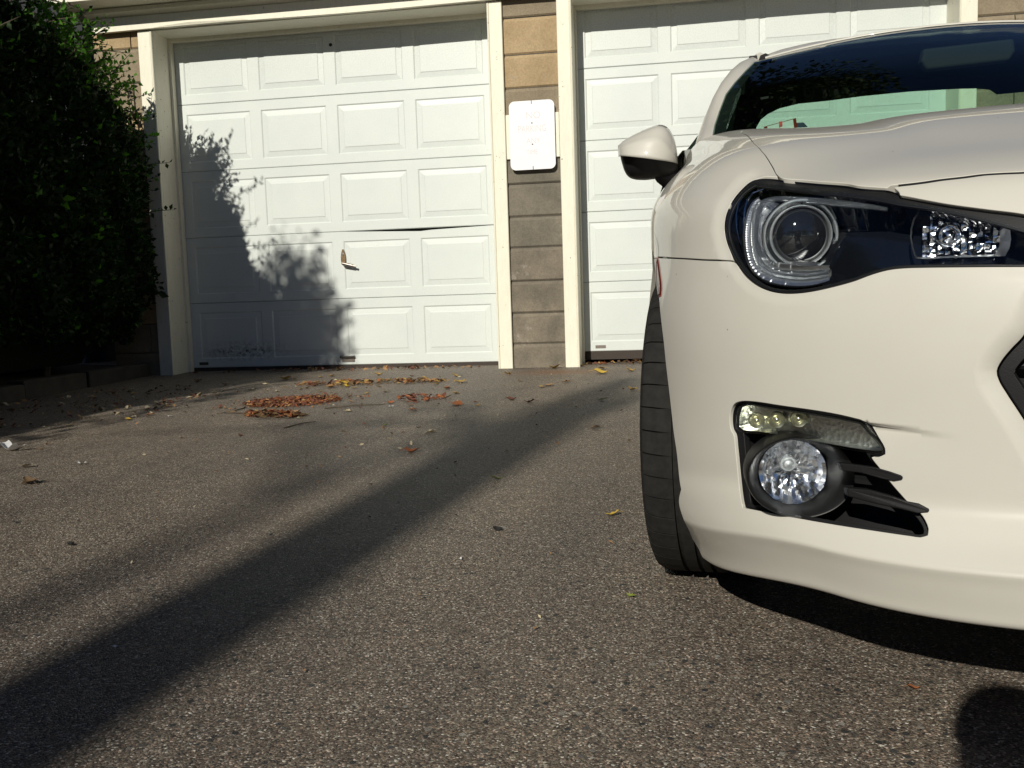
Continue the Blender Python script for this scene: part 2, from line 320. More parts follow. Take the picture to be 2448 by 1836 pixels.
# ------------------------------------------------------------------ car body surface (metres, in the car's own frame)
# ---- smooth natural cubic spline ----
class Spl:
    def __init__(s,x,y):
        x=np.asarray(x,float);y=np.asarray(y,float);n=len(x);h=np.diff(x)
        A=np.zeros((n,n));b=np.zeros(n);A[0,0]=A[-1,-1]=1
        for i in range(1,n-1):
            A[i,i-1]=h[i-1];A[i,i]=2*(h[i-1]+h[i]);A[i,i+1]=h[i]
            b[i]=6*((y[i+1]-y[i])/h[i]-(y[i]-y[i-1])/h[i-1])
        s.x,s.y,s.m=x,y,np.linalg.solve(A,b)
    def __call__(s,t):
        t=np.asarray(t,float);x,y,m=s.x,s.y,s.m
        tc=np.clip(t,x[0],x[-1])
        i=np.clip(np.searchsorted(x,tc)-1,0,len(x)-2);h=x[i+1]-x[i];a=(x[i+1]-tc)/h;b=(tc-x[i])/h
        v=a*y[i]+b*y[i+1]+((a**3-a)*m[i]+(b**3-b)*m[i+1])*h*h/6
        h0=x[1]-x[0];d0=(y[1]-y[0])/h0-h0*(2*m[0]+m[1])/6
        h1=x[-1]-x[-2];d1=(y[-1]-y[-2])/h1+h1*(m[-2]+2*m[-1])/6
        return v+np.where(t<x[0],(t-x[0])*d0,0)+np.where(t>x[-1],(t-x[-1])*d1,0)
class Lin:
    def __init__(s,x,y): s.x,s.y=np.asarray(x,float),np.asarray(y,float)
    def __call__(s,t): return np.interp(t,s.x,s.y)
def arc(P):
    return np.r_[0,np.cumsum(np.hypot(*np.diff(P,axis=0).T))]
PROF=[(.16,.150),(.06,.150),(.032,.154),(.020,.156),(.0150,.161),(.0125,.169),(.006,.198),(.0022,.2200),(.0004,.2290),(.0006,.2320),(.0030,.2345),(.0100,.2405),(.030,.258),(.052,.2835),(.0585,.2920),(.0618,.2995),(.0628,.308),(.0618,.325),(.058,.37),(.054,.42),(.05,.50),(.054,.57),(.068,.63),(.092,.68),(.125,.722),(.17,.745),(.24,.768),(.33,.792),(.45,.822),(.60,.853),(.75,.880),(.90,.902),(1.05,.918),(1.2,.928),(1.4,.935)]
GW=[.15,.19,.235,.265,.30,.38,.47,.57,.65,.72,.77,.82,.86,.90,.94]
G =[.925,.965,.998,.990,1.0,1.0,1.0,.993,.981,.981,.973,.93,.906,.94,.963]
class Body:
    a,b,n,m=.8875,.80,2.6,2.0
    def __init__(s,prof=PROF,gw=GW,g=G,bump=(.03,.3,.055,.70,.11,.35,.3)):
        th=np.linspace(0,np.pi/2,600)
        u=s.a*np.sin(th)**(2/s.n); v=s.b*(1-np.abs(np.cos(th))**(2/s.m))
        # fine start
        P=np.stack([np.r_[np.linspace(0,u[1],20)[:-1],u[1:]],np.r_[s.b*(1-(1-(np.linspace(0,u[1],20)[:-1]/s.a)**s.n)**(1/s.m)),v[1:]]],1)
        P=np.r_[P,np.stack([np.full(40,s.a),s.b+np.linspace(.02,1.2,40)],1)]
        ss=arc(P); s.ss,s.pu,s.pv=ss,P[:,0],P[:,1]; s.smax=ss[-1]
        pr=np.array(prof); tt=arc(pr); s.tt=tt; s.B=Spl(tt,pr[:,0]); s.W=Spl(tt,pr[:,1]); s.tmax=tt[-1]
        s.G=Spl(gw,g); s.bp=bump
        td=np.linspace(0,s.tmax,800); s._w=np.maximum.accumulate(s.W(td)[60:]); s._t=td[60:]
    def plan(s,q):
        q=np.asarray(q,float);k=np.abs(q)
        return np.sign(q)*np.interp(k,s.ss,s.pu),np.interp(k,s.ss,s.pv)
    def P(s,q,t):
        q=np.asarray(q,float);t=np.asarray(t,float)
        u0,A=s.plan(q); w=s.W(t); u=u0*s.G(w); v=A+s.B(t)
        c,cw,r,ru,rw,v0,vl,hw,hv0=s.bp[:9] if len(s.bp)>=9 else (*s.bp,0,0)
        sm=lambda x:np.clip(x,0,1)**2*(3-2*np.clip(x,0,1))
        au=np.abs(u)
        bump=c*np.exp(-(au/cw)**14)*sm((v-.3)/.4)+r*np.exp(-((au-ru)/rw)**2)*sm((v-v0)/vl)*sm((w-.70)/.1)+hw*sm((v-.3)/.5)*sm((w-.75)/.1)
        return np.stack([u,v,w+bump],-1)
DATA = {
 'hl_top': [[-0.8043,0.8388],[-0.7924,0.8492],[-0.7686,0.8557],[-0.7422,0.8527],[-0.7311,0.8478],[-0.6918,0.8318],[-0.6534,0.8091],[-0.6194,0.7883],[-0.6068,0.7769],[-0.5862,0.7671],[-0.5653,0.7595]],
 'hl_topr': [[-0.5532,0.7489],[-0.5528,0.7417],[-0.5471,0.7396],[-0.5215,0.7292],[-0.4949,0.7197],[-0.4523,0.708],[-0.4106,0.6974]],
 'hl_bot': [[-0.416,0.6304],[-0.45,0.6315],[-0.4931,0.6326],[-0.5294,0.6334],[-0.5579,0.6334],[-0.5775,0.6315],[-0.5977,0.6264],[-0.6184,0.6192],[-0.6209,0.6183],[-0.6537,0.6101],[-0.689,0.6037],[-0.7169,0.6013],[-0.7416,0.6019],[-0.7685,0.6065],[-0.795,0.6157],[-0.8208,0.63],[-0.8451,0.6501]],
 'hl_left': [[-0.8576,0.6658],[-0.8702,0.6891],[-0.8735,0.7116],[-0.8684,0.7336],[-0.8555,0.7579],[-0.8328,0.7958],[-0.8163,0.8217]],
 'hl_tip': [[-0.3926,0.69],[-0.3766,0.6768],[-0.3722,0.6544],[-0.3774,0.6387],[-0.3929,0.63]],
 'lens': [[-0.7918,0.8365],[-0.7295,0.8185],[-0.6808,0.7914],[-0.6236,0.7598],[-0.5807,0.7419],[-0.5561,0.7312],[-0.5225,0.7215],[-0.479,0.706],[-0.4381,0.689],[-0.4132,0.678],[-0.3909,0.6681],[-0.382,0.6587],[-0.3814,0.6468],[-0.3928,0.6347],[-0.416,0.633],[-0.45,0.6344],[-0.4931,0.6355],[-0.5294,0.6366],[-0.558,0.6366],[-0.5777,0.6349],[-0.5979,0.63],[-0.6187,0.6234],[-0.6212,0.6225],[-0.6541,0.6143],[-0.6894,0.608],[-0.7175,0.6056],[-0.7422,0.6061],[-0.7691,0.6104],[-0.7931,0.6191],[-0.8168,0.6329],[-0.8396,0.6524],[-0.8528,0.6682],[-0.864,0.6901],[-0.8673,0.7111],[-0.8624,0.7315],[-0.8507,0.7537],[-0.83,0.7875],[-0.8123,0.8143]],
 'gap_hf': [[-0.7375,0.8528],[-0.7414,0.8624],[-0.7549,0.8991],[-0.7784,0.946],[-0.7959,0.9736],[-0.8254,1.0297],[-0.8462,1.0822],[-0.8664,1.2217],[-0.8649,1.3889]],
 'gap_hn': [[-0.5592,0.7621],[-0.5495,0.7632],[-0.5322,0.7641],[-0.5152,0.7656],[-0.494,0.7689],[-0.4644,0.7711],[-0.4414,0.7742],[-0.4183,0.7732],[-0.396,0.771]],
 'gap_bf': [[-0.8519,0.6527],[-0.8834,0.654],[-0.935,0.6563],[-0.981,0.6591],[-1.0372,0.6618],[-1.1126,0.665],[-1.1798,0.6674]],
 'fog_open': [[-0.8337,0.3895],[-0.837,0.4028],[-0.8351,0.4179],[-0.8273,0.4287],[-0.8141,0.4341],[-0.7928,0.4368],[-0.7294,0.4363],[-0.6495,0.4334],[-0.614,0.4291],[-0.6016,0.4263],[-0.5937,0.4191],[-0.5823,0.4043],[-0.5728,0.3903],[-0.5719,0.3835],[-0.5792,0.3788],[-0.5922,0.3783],[-0.5871,0.3714],[-0.5784,0.3618],[-0.5672,0.3478],[-0.5564,0.3348],[-0.548,0.3252],[-0.5401,0.3162],[-0.5308,0.3078],[-0.5257,0.3027],[-0.5219,0.2924],[-0.5214,0.2807],[-0.5252,0.2718],[-0.5349,0.2679],[-0.5468,0.2682],[-0.5995,0.2695],[-0.6585,0.2691],[-0.7413,0.2668],[-0.8202,0.2699],[-0.8168,0.3033],[-0.8188,0.3376],[-0.8226,0.3621],[-0.8277,0.3839]],
 'fog_left': [[-0.8202,0.2699],[-0.8168,0.3033],[-0.8188,0.3376],[-0.8226,0.3621],[-0.8277,0.3839]],
 'fog_crease': [[-0.8567,0.2358],[-0.8369,0.2857],[-0.837,0.3235],[-0.8432,0.3552],[-0.8486,0.3793]],
 'drl': [[-0.8187,0.4122],[-0.8124,0.4278],[-0.7998,0.4328],[-0.7598,0.4325],[-0.6745,0.4303],[-0.6185,0.4259],[-0.6053,0.4237],[-0.5935,0.4123],[-0.5736,0.3902],[-0.5731,0.3864],[-0.5794,0.3846],[-0.5947,0.3846],[-0.6736,0.3885],[-0.7723,0.3912],[-0.8103,0.3907],[-0.8196,0.3947]],
 'crease2': [[-0.5993,0.4259],[-0.5807,0.4243],[-0.5493,0.4225],[-0.5193,0.4198],[-0.4904,0.4165],[-0.4626,0.4131]],
 'grille_open': [[-0.4131,0.5429],[-0.4254,0.5271],[-0.4356,0.5116],[-0.4397,0.5002],[-0.4375,0.4904],[-0.4283,0.4741],[-0.409,0.443]],
 'grille_peak': [[-0.4136,0.5559],[-0.4318,0.5367],[-0.4434,0.5197],[-0.449,0.5031],[-0.4485,0.4901],[-0.4417,0.4748],[-0.4285,0.4542],[-0.4081,0.4246]],
 'marker': [[-1.204,0.6626],[-1.1736,0.6616],[-1.1461,0.6375],[-1.1142,0.6063],[-1.1117,0.5964],[-1.1232,0.5947]],
 'arch_f': [[-1.1267,0.5928],[-1.1117,0.5745],[-1.0753,0.5155],[-1.0599,0.468],[-1.0448,0.4205],[-1.0275,0.3717],[-1.0109,0.3338],[-1.0078,0.2844],[-1.0408,0.256],[-1.0622,0.2157],[-1.1061,0.177],[-1.087,0.1558]],
 'guide': [[-0.5307,0.2556,0.699],[-0.547,0.269,0.7028],[-0.5671,0.2866,0.7073],[-0.5855,0.3042,0.7117],[-0.6049,0.3243,0.7164],[-0.6258,0.3474,0.7209],[-0.6467,0.3724,0.725],[-0.663,0.3924,0.7273],[-0.6755,0.4056,0.7269],[-0.6862,0.4128,0.7228],[-0.692,0.411,0.714],[-0.6951,0.4048,0.701],[-0.697,0.398,0.6859],[-0.6978,0.3901,0.6697],[-0.6968,0.3795,0.6516],[-0.6935,0.3676,0.636],[-0.6867,0.3541,0.6244],[-0.676,0.3386,0.6171],[-0.6617,0.3214,0.613],[-0.6433,0.3018,0.6106],[-0.6252,0.2849,0.6107],[-0.6049,0.2683,0.6136]],
 'chrome1': [[-0.6802,0.4436,0.7481],[-0.696,0.4488,0.7428],[-0.7045,0.4395,0.7321],[-0.7098,0.4283,0.7172],[-0.7127,0.4166,0.6972],[-0.713,0.4055,0.6773],[-0.7114,0.3929,0.6576],[-0.708,0.3809,0.6431],[-0.7033,0.3695,0.6326]],
 'chrome2': [[-0.7112,0.4551,0.7388],[-0.7191,0.4452,0.7253],[-0.7231,0.4348,0.7084],[-0.7234,0.4217,0.6882],[-0.7211,0.4092,0.6713],[-0.7185,0.4002,0.6612]],
 'proj': [-0.6358,0.3437,0.6698],
 'turn': [[-0.4956,0.2371,0.6947],[-0.5029,0.2343,0.6829],[-0.5073,0.2298,0.6699],[-0.509,0.2246,0.6577],[-0.5082,0.2175,0.6435],[-0.5051,0.2095,0.6288],[-0.4936,0.2027,0.6279],[-0.4635,0.1871,0.6285],[-0.4316,0.1721,0.628],[-0.4105,0.1632,0.628],[-0.4049,0.1649,0.6381],[-0.4022,0.1688,0.6494],[-0.4019,0.1746,0.6619],[-0.4035,0.1797,0.6706],[-0.4185,0.1895,0.6776],[-0.4417,0.2034,0.6842],[-0.4736,0.2231,0.6913]],
 'turn_in': [[-0.4777,0.24,0.689],[-0.4857,0.2377,0.6772],[-0.4904,0.233,0.6633],[-0.4918,0.227,0.6491],[-0.4896,0.2197,0.6349],[-0.4874,0.2163,0.6293],[-0.4595,0.2019,0.6294],[-0.4273,0.1868,0.629],[-0.4074,0.1785,0.6291],[-0.4022,0.18,0.6383],[-0.3999,0.184,0.6498],[-0.3994,0.1893,0.6614],[-0.4008,0.1938,0.6693],[-0.4143,0.2029,0.6761],[-0.4378,0.2168,0.6829],[-0.4619,0.2311,0.6878]],
 'turn_bulb': [-0.4657,0.2116,0.6574],
 'fogc': [-0.6529,0.298,0.3222],
 'fogrim': [-0.647,0.2627,0.3236],
 'fin1': [[-0.6002,0.2167,0.3533],[-0.5741,0.1973,0.3533],[-0.556,0.185,0.3528],[-0.5416,0.176,0.3498],[-0.5287,0.1685,0.3461],[-0.527,0.1678,0.3432],[-0.5289,0.1692,0.3399],[-0.5377,0.1747,0.3369],[-0.5503,0.1825,0.3382],[-0.574,0.1981,0.3428],[-0.5962,0.2144,0.3425]],
 'fin2': [[-0.5902,0.2122,0.3187],[-0.5643,0.1936,0.3205],[-0.5371,0.1764,0.316],[-0.5211,0.1669,0.3116],[-0.5088,0.1598,0.3106],[-0.4982,0.153,0.3054],[-0.497,0.1514,0.3031],[-0.5003,0.1519,0.3005],[-0.5113,0.1567,0.2982],[-0.5286,0.1684,0.3003],[-0.5553,0.1865,0.3024],[-0.5901,0.2123,0.3069]],
 'leds': [[-0.7011,0.3358,0.3945],[-0.6746,0.3059,0.4002],[-0.647,0.278,0.4056]],
 'pil_in': [[-0.7234,1.42,0.9628],[-0.7138,1.5114,1.0064],[-0.6968,1.6029,1.0572],[-0.6739,1.6943,1.1182],[-0.6443,1.7857,1.1648],[-0.6083,1.8771,1.2128],[-0.5748,1.9686,1.2572],[-0.5507,2.06,1.2799]],
 'pil_out': [[-0.7704,1.44,0.9339],[-0.7583,1.5314,0.98],[-0.738,1.6229,1.0426],[-0.7099,1.7143,1.1137],[-0.6817,1.8057,1.1713],[-0.6489,1.8971,1.2223],[-0.6152,1.9886,1.263],[-0.5686,2.08,1.2978]],
 'ws_top': [[-0.5456,2.06,1.2788],[-0.4829,2.03,1.2856],[-0.3884,2.0,1.2945],[-0.2546,1.97,1.3093],[-0.1237,1.95,1.3136],[0.0059,1.94,1.3153],[0.1868,1.93,1.3073]],
 'roof_sil': [[-0.539,2.12,1.3082],[-0.472,2.12,1.3215],[-0.3307,2.12,1.3405],[-0.2413,2.12,1.3502],[-0.1906,2.12,1.3494],[-0.0853,2.12,1.3559],[0.0543,2.12,1.3587],[0.2494,2.12,1.3537]],
 'rear_ap': [[-0.5297,2.45,1.1259],[-0.5134,2.45,1.1529],[-0.4899,2.45,1.1705],[-0.4476,2.45,1.1883],[-0.3824,2.45,1.2],[-0.2806,2.45,1.2034],[-0.1657,2.45,1.2114],[-0.008,2.45,1.2163],[0.1472,2.45,1.2148],[0.2165,2.45,1.2114],[0.2544,2.45,1.2038],[0.2776,2.45,1.1867]],
 'sticker': [[-0.6123,1.42,0.9801],[-0.6123,1.42,0.9833],[-0.552,1.42,0.9905],[-0.5562,1.42,0.9766]],
 'transp': [[-0.547,1.5,0.9833],[-0.5437,1.5,0.9972],[-0.4811,1.5,0.9996],[-0.4726,1.5,0.9798]],
 'mir_top': [[-0.963,1.42,0.9526],[-0.949,1.42,0.964],[-0.919,1.42,0.9787],[-0.8893,1.42,0.9902],[-0.8646,1.42,0.9974],[-0.8524,1.42,0.9973],[-0.8403,1.42,0.9913],[-0.8308,1.42,0.9786],[-0.8237,1.42,0.9613],[-0.817,1.42,0.927],[-0.8162,1.42,0.9003]],
 'mir_split': [[-0.9623,1.42,0.9257],[-0.9376,1.42,0.9181],[-0.8908,1.42,0.9081],[-0.8467,1.42,0.9015],[-0.8162,1.42,0.9003]],
 'mir_bot': [[-0.8105,1.42,0.8992],[-0.8131,1.42,0.8848],[-0.8378,1.42,0.8691],[-0.8673,1.42,0.8692],[-0.9019,1.42,0.8676],[-0.9365,1.42,0.8739],[-0.9487,1.42,0.8849],[-0.9567,1.42,0.9074],[-0.9612,1.42,0.9273]],
 'mir_arm': [[-0.8673,1.42,0.8692],[-0.8567,1.42,0.8569],[-0.8472,1.42,0.8363],[-0.8111,1.42,0.8895]],
 'G': [0.9199,0.9369,0.971,0.9908,0.9996,1.0001,0.9999,0.9931,0.9807,0.9811,0.9642,0.906,0.8912,0.898,0.9441],
 'bp': [0.008,0.41,0.0397,0.7323,0.1639,0.35,0.3,0.0129,0.0],
 'lip': [0.0214,0.0044,-0.0441],
}
LEAVES = [[0.459,-0.819,"b",0.055],[0.535,-1.14,"t",0.026],[0.784,-1.064,"y",0.052],[0.817,-0.938,"t",0.018],[1.105,-1.361,"t",0.033],[1.065,-1.083,"c",0.043],[1.223,-1.41,"t",0.029],[0.902,-1.455,"c",0.033],[0.934,-1.406,"t",0.025],[0.515,0.05,"y",0.031],[1.086,-0.795,"y",0.081],[1.146,-0.78,"o",0.032],[1.269,-1.244,"o",0.033],[1.325,-1.49,"t",0.036],[1.456,-1.34,"o",0.041],[1.438,-1.392,"y",0.028],[1.356,-0.63,"y",0.046],[1.286,-0.661,"y",0.037],[1.492,-0.901,"c",0.044],[1.609,-1.326,"o",0.065],[1.634,-1.115,"Y",0.068],[1.7,-1.304,"Y",0.049],[1.782,-1.384,"y",0.036],[1.613,-1.54,"y",0.031],[1.947,-1.675,"y",0.042],[1.917,-1.335,"b",0.032],[1.691,-0.601,"y",0.055],[1.464,0.036,"y",0.071],[2.18,-1.087,"o",0.067],[2.256,-1.244,"y",0.037],[2.043,-1.613,"y",0.038],[1.849,-0.997,"o",0.051],[1.804,-1.192,"t",0.05],[1.722,-1.128,"o",0.042],[2.378,-1.466,"O",0.035],[2.484,-1.73,"y",0.03],[2.348,-1.113,"y",0.042],[2.277,-0.788,"y",0.053],[1.959,-0.734,"b",0.031],[2.096,-2.394,"c",0.021],[2.299,-2.805,"O",0.021],[2.411,-2.85,"g",0.025],[2.673,-3.068,"c",0.038],[2.26,-2.243,"w",0.027],[2.25,-1.986,"w",0.021],[2.417,-2.389,"O",0.039],[2.217,-2.098,"O",0.042],[2.353,-2.203,"O",0.034],[2.585,-2.201,"O",0.04],[2.586,-2.933,"r",0.023],[1.886,-1.787,"o",0.034],[1.979,-2.037,"o",0.028],[1.746,-2.41,"o",0.033],[1.654,-2.47,"O",0.03],[1.698,-2.428,"O",0.04],[1.797,-2.423,"c",0.046],[1.464,-2.372,"o",0.034],[0.855,-1.892,"y",0.045],[1.91,-2.499,"o",0.029],[1.186,-2.5,"w",0.023],[1.849,-3.1,"r",0.017],[2.271,-3.002,"b",0.011],[1.665,-1.501,"w",0.014],[1.025,-2.598,"Y",0.034],[1.047,-2.449,"O",0.038],[1.185,-2.495,"w",0.023],[0.952,-2.117,"t",0.054],[0.868,-1.911,"t",0.034],[0.137,-1.339,"o",0.049],[0.383,-1.486,"y",0.038],[0.201,-1.662,"t",0.028],[0.224,-1.23,"t",0.044],[0.528,-1.428,"t",0.043],[0.435,-0.776,"o",0.063],[0.54,-1.149,"t",0.03],[1.06,-3.27,"o",0.019],[1.11,-3.383,"o",0.025],[1.008,-3.42,"w",0.092],[1.506,-3.7,"w",0.031],[0.832,-2.783,"t",0.043],[0.044,-2.0,"t",0.026],[0.636,-2.194,"t",0.037],[0.825,-1.983,"t",0.042],[-1.495,0.736,"t",0.034],[-1.463,1.05,"t",0.028],[1.1,0.176,"y",0.071],[3.233,-0.785,"Y",0.098],[3.225,-0.486,"y",0.072],[2.62,-0.732,"y",0.06],[1.141,0.345,"o",0.097],[2.973,-1.421,"o",0.062],[2.598,-2.223,"O",0.069],[2.714,-2.256,"y",0.03],[2.85,-2.052,"r",0.055],[2.96,-2.157,"r",0.054],[2.707,-3.497,"O",0.061],[2.672,-3.057,"c",0.044],[3.352,-2.98,"o",0.044],[3.324,-2.104,"g",0.046],[3.107,-3.965,"g",0.043],[2.082,-2.392,"c",0.03],[2.89,-0.356,"y",0.074],[3.049,-0.234,"y",0.064],[2.383,-1.489,"o",0.044],[2.483,-1.716,"y",0.042],[2.387,-1.175,"y",0.075],[2.938,-1.491,"y",0.044],[1.532,-4.017,"b",0.071],[1.321,-3.754,"t",0.055],[3.057,-1.278,"o",0.054],[3.464,-1.705,"y",0.058],[3.424,-0.667,"y",0.06],[2.184,-3.494,"w",0.018],[1.844,-3.092,"r",0.021],[2.763,-1.15,"y",0.037],[3.492,-4.401,"Y",0.039],[3.557,-5.023,"g",0.013],[3.214,-4.551,"k",0.025],[3.981,-5.399,"O",0.013],[2.166,-4.725,"k",0.021]]
# ------------------------------------------------------------------ ground
def gz(y): return -.018 + .0168 * y
mb = MB(); ys = [-160, -40, -9, 0, 2, 160]; xs = [-160, 160]
for y in ys: mb.add([(-160, y, gz(max(-40, min(y, 3)))), (160, y, gz(max(-40, min(y, 3))))], [])
mb.f = [(2 * i, 2 * i + 1, 2 * i + 3, 2 * i + 2) for i in range(len(ys) - 1)]; mb.m = [0] * len(mb.f)
tag(mb.build('driveway', 'asphalt'), kind='structure')
# planting bed along the left of the driveway
mb = MB()
n = 40
for i in range(n):
    y = -10 + 9.75 * i / (n - 1)
    for x, dz in ((-6, .10), (-2, .12), (-.9, .10), (-.32, .06)): mb.add([(x, y, gz(y) + dz + random.uniform(-.015, .015))], [])
mb.f = [(4 * i + k, 4 * i + k + 1, 4 * i + k + 5, 4 * i + k + 4) for i in range(n - 1) for k in range(3)]; mb.m = [0] * len(mb.f)
tag(mb.build('planting_bed', 'soil', smooth=True), kind='structure')
kerb = empty('kerb', (0, 0, 0)); tag(kerb, kind='structure')
y = -.30
while y > -9:
    L = random.uniform(.55, .8); mb = MB(); x = -.25 + random.uniform(-.01, .01); t = .10 + random.uniform(-.008, .01)
    mb.box(x - .07, y - L + .008, gz(y) - .05, x + .05, y, gz(y) + t); o = mb.build('kerb_stone', 'kerb', kerb); bev(o, .012); y -= L

# ------------------------------------------------------------------ garage
GAR = empty('garage', (1.2, 0, 0), label='two door block garage with white panelled doors and cream wooden trim', cat='garage')
def gobj(o):                                  # garage parts are modelled in world coordinates
    o.parent = GAR; o.matrix_parent_inverse = Matrix.Translation((-1.2, 0, 0)); return o
PX = [.072 + .600 * k for k in range(4)]; PW = .516; PZ0, PZ1 = .070, .430
def make_panel():
    mb = MB(); w, h = PW, PZ1 - PZ0; prev = None
    for ins, y in ((0, 0), (.009, .0062), (.046, .0030), (.051, .0004)):
        mb.add([(ins, y, ins), (w - ins, y, ins), (w - ins, y, h - ins), (ins, y, h - ins)], [])
    for r in range(3):
        for k in range(4): mb.f.append((4 * r + k, 4 * r + (k + 1) % 4, 4 * r + 4 + (k + 1) % 4, 4 * r + 4 + k)); mb.m.append(0)
    mb.f.append((12, 13, 14, 15)); mb.m.append(0)
    return mb.build('raised_panel', 'door')
def make_section(w, h, topcut=None):
    xb = [0]
    for p in PX: xb += [p, p + PW]
    xb.append(w); zb = [.001, PZ0, PZ1, h - .001]; mb = MB()
    tz = lambda x: zb[3] - (topcut(x) if topcut else 0)
    for i in range(len(xb) - 1):
        for k in range(3):
            if k == 1 and i % 2 == 1: continue
            seg = 6 if (k == 2 and topcut) else 1
            for q in range(seg):
                a = xb[i] + (xb[i + 1] - xb[i]) * q / seg; b = xb[i] + (xb[i + 1] - xb[i]) * (q + 1) / seg
                z0, z1a, z1b = zb[k], (tz(a) if k == 2 else zb[k + 1]), (tz(b - 1e-4) if k == 2 else zb[k + 1])
                if k == 2:
                    mb.add([(a, 0, z0), (b, 0, z0), (b, 0, z1b - .004), (a, 0, z1a - .004), (b, .006, z1b), (a, .006, z1a), (b, .04, z1b), (a, .04, z1a)], [(0, 1, 2, 3), (3, 2, 4, 5), (5, 4, 6, 7)])
                elif k == 0:
                    mb.add([(a, .004, z0), (b, .004, z0), (b, 0, z0 + .004), (a, 0, z0 + .004), (b, 0, z1b), (a, 0, z1b), (a, .04, z0), (b, .04, z0)], [(0, 1, 2, 3), (3, 2, 4, 5), (6, 7, 1, 0)])
                else: mb.add([(a, 0, z0), (b, 0, z0), (b, 0, z1b), (a, 0, z1b)], [(0, 1, 2, 3)])
    mb.add([(0, 0, zb[0]), (0, .04, zb[0]), (0, .04, zb[3]), (0, 0, zb[3])], [(0, 1, 2, 3)])
    mb.add([(w, 0, zb[0]), (w, .04, zb[0]), (w, .04, zb[3]), (w, 0, zb[3])], [(0, 3, 2, 1)])
    return mb.build('door_section', 'door')
panel0 = None
def garage_door(x0, z0, w, label, bent=None):
    global panel0
    d = empty('garage_door', (x0 - 1.2, 0, z0), GAR); d['label'] = label
    pitch = .503
    for r in range(5):
        s = make_section(w, pitch if r < 4 else .49, bent if (bent and r == 1) else None); s.parent = d; s.location = (0, random.uniform(-.001, .001), pitch * r)
        for k in range(4):
            if panel0 is None: panel0 = make_panel(); p = panel0
            else: p = panel0.copy(); COL.objects.link(p)
            p.parent = d; p.location = (PX[k], s.location.y, pitch * r + PZ0)
    mb = MB(); mb.box(0, .045, -.02, w, .06, 2.6); b = mb.build('gap_dark_sheet', 'hole', d)  # added dark sheet standing in for the unlit space behind the section gaps
    mb = MB(); mb.box(.0, .004, -.06, w, .035, .001); b = mb.build('bottom_seal', 'brown_seal', d)
    return d
def cut4(x):
    if x < 1.28: return 0
    if x < 1.90: return .022 * (x - 1.28) / .62
    return .016 * max(0, (2.46 - x)) / .56
DL = garage_door(0, .008, 2.53, 'white sectional garage door with brass handle and leafy shadow', cut4)
DR = garage_door(3.05, .068, 2.53, 'white sectional garage door partly hidden behind the white car')
# handle, lock hole, lift handle, maker plates
mb = MB(); pts = []
for k in range(20):
    t = 2 * math.pi * k / 20; pts.append((1.267 + .019 * math.sin(t) * (1 - .25 * math.cos(t)), -.008, .822 + .062 * math.cos(t)))
mb.prism(pts[::-1], (0, .008, 0)); h = mb.build('handle_plate', 'bronze', DL); h.matrix_parent_inverse = Matrix.Translation((0, 0, -.008)); bev(h, .002)
mb = MB(); mb.tube([(1.268, -.005, .778), (1.270, -.030, .775), (1.275, -.040, .772)], .011, 10)
mb.tube([(1.272, -.040, .774), (1.318, -.045, .763), (1.352, -.043, .754)], [.0125, .0115, .011], 12)
mb.tube([(1.352, -.043, .754), (1.376, -.041, .748)], .0075, 10); h = mb.build('lever', 'nickel', DL, True); h.matrix_parent_inverse = Matrix.Translation((0, 0, -.008))
mb = MB(); mb.lathe([(.0, .0035), (.0105, .003), (.012, 0)], (1.267, -.008, .846), n=18); h = mb.build('lock_cylinder', 'nickel', DL, True); h.matrix_parent_inverse = Matrix.Translation((0, 0, -.008))
mb = MB(); mb.lathe([(.0, .002), (.010, .002), (.013, 0)], (1.247, 0, 2.382), n=18); h = mb.build('bolt_head', 'hole', DL); h.matrix_parent_inverse = Matrix.Translation((0, 0, -.008))
mb = MB(); mb.box(1.205, -.020, .060, 1.322, -.001, .078); h = mb.build('lift_handle', 'dark_metal', DL); h.matrix_parent_inverse = Matrix.Translation((0, 0, -.008)); bev(h, .004)
mb = MB(); mb.box(1.218, -.004, .030, 1.318, -.001, .058); h = mb.build('lift_plate', 'nickel', DL); h.matrix_parent_inverse = Matrix.Translation((0, 0, -.008))
for dd, x in ((DL, .05), (DR, .10)):
    mb = MB(); mb.box(x, -.002, .022, x + .075, 0, .044); h = mb.build('maker_plate', 'dark_metal' if dd is DL else 'nickel', dd)
# jambs, stops, trim boards (butted, with small reveals so that no faces coincide)
def board(name, x0, y0, z0, x1, y1, z1, mat='trim', c=.004):
    mb = MB(); mb.cbox(x0, y0, z0, x1, y1, z1, c); return gobj(mb.build(name, mat))
TF = -.28
for xa, xb, top in ((-.127, -.030, 2.507), (2.490, 2.580, 2.507), (2.957, 3.046, 2.55), (5.550, 5.650, 2.55)):
    board('trim_board', xa, TF, gz(-.28) - .02, xb, TF + .03, top)
for xa, xb in ((-.030, -.016), (2.476, 2.490), (3.046, 3.058), (5.540, 5.550)):          # corner beads
    board('corner_bead', xa, TF - .004, gz(-.28) - .02, xb, TF + .02, 2.503, c=.005)
for x0, x1 in ((-.06, -.016), (2.476, 2.52), (3.02, 3.058), (5.54, 5.58)):
    mb = MB(); mb.box(x0, TF + .022, -.05, x1, .03, 2.52); gobj(mb.build('jamb_liner', 'trim'))
for x0, x1 in ((-.0155, .004), (3.0585, 3.072)):
    mb = MB(); mb.box(x0, -.055, -.03, x1, -.004, 2.50); gobj(mb.build('door_stop', 'trim'))
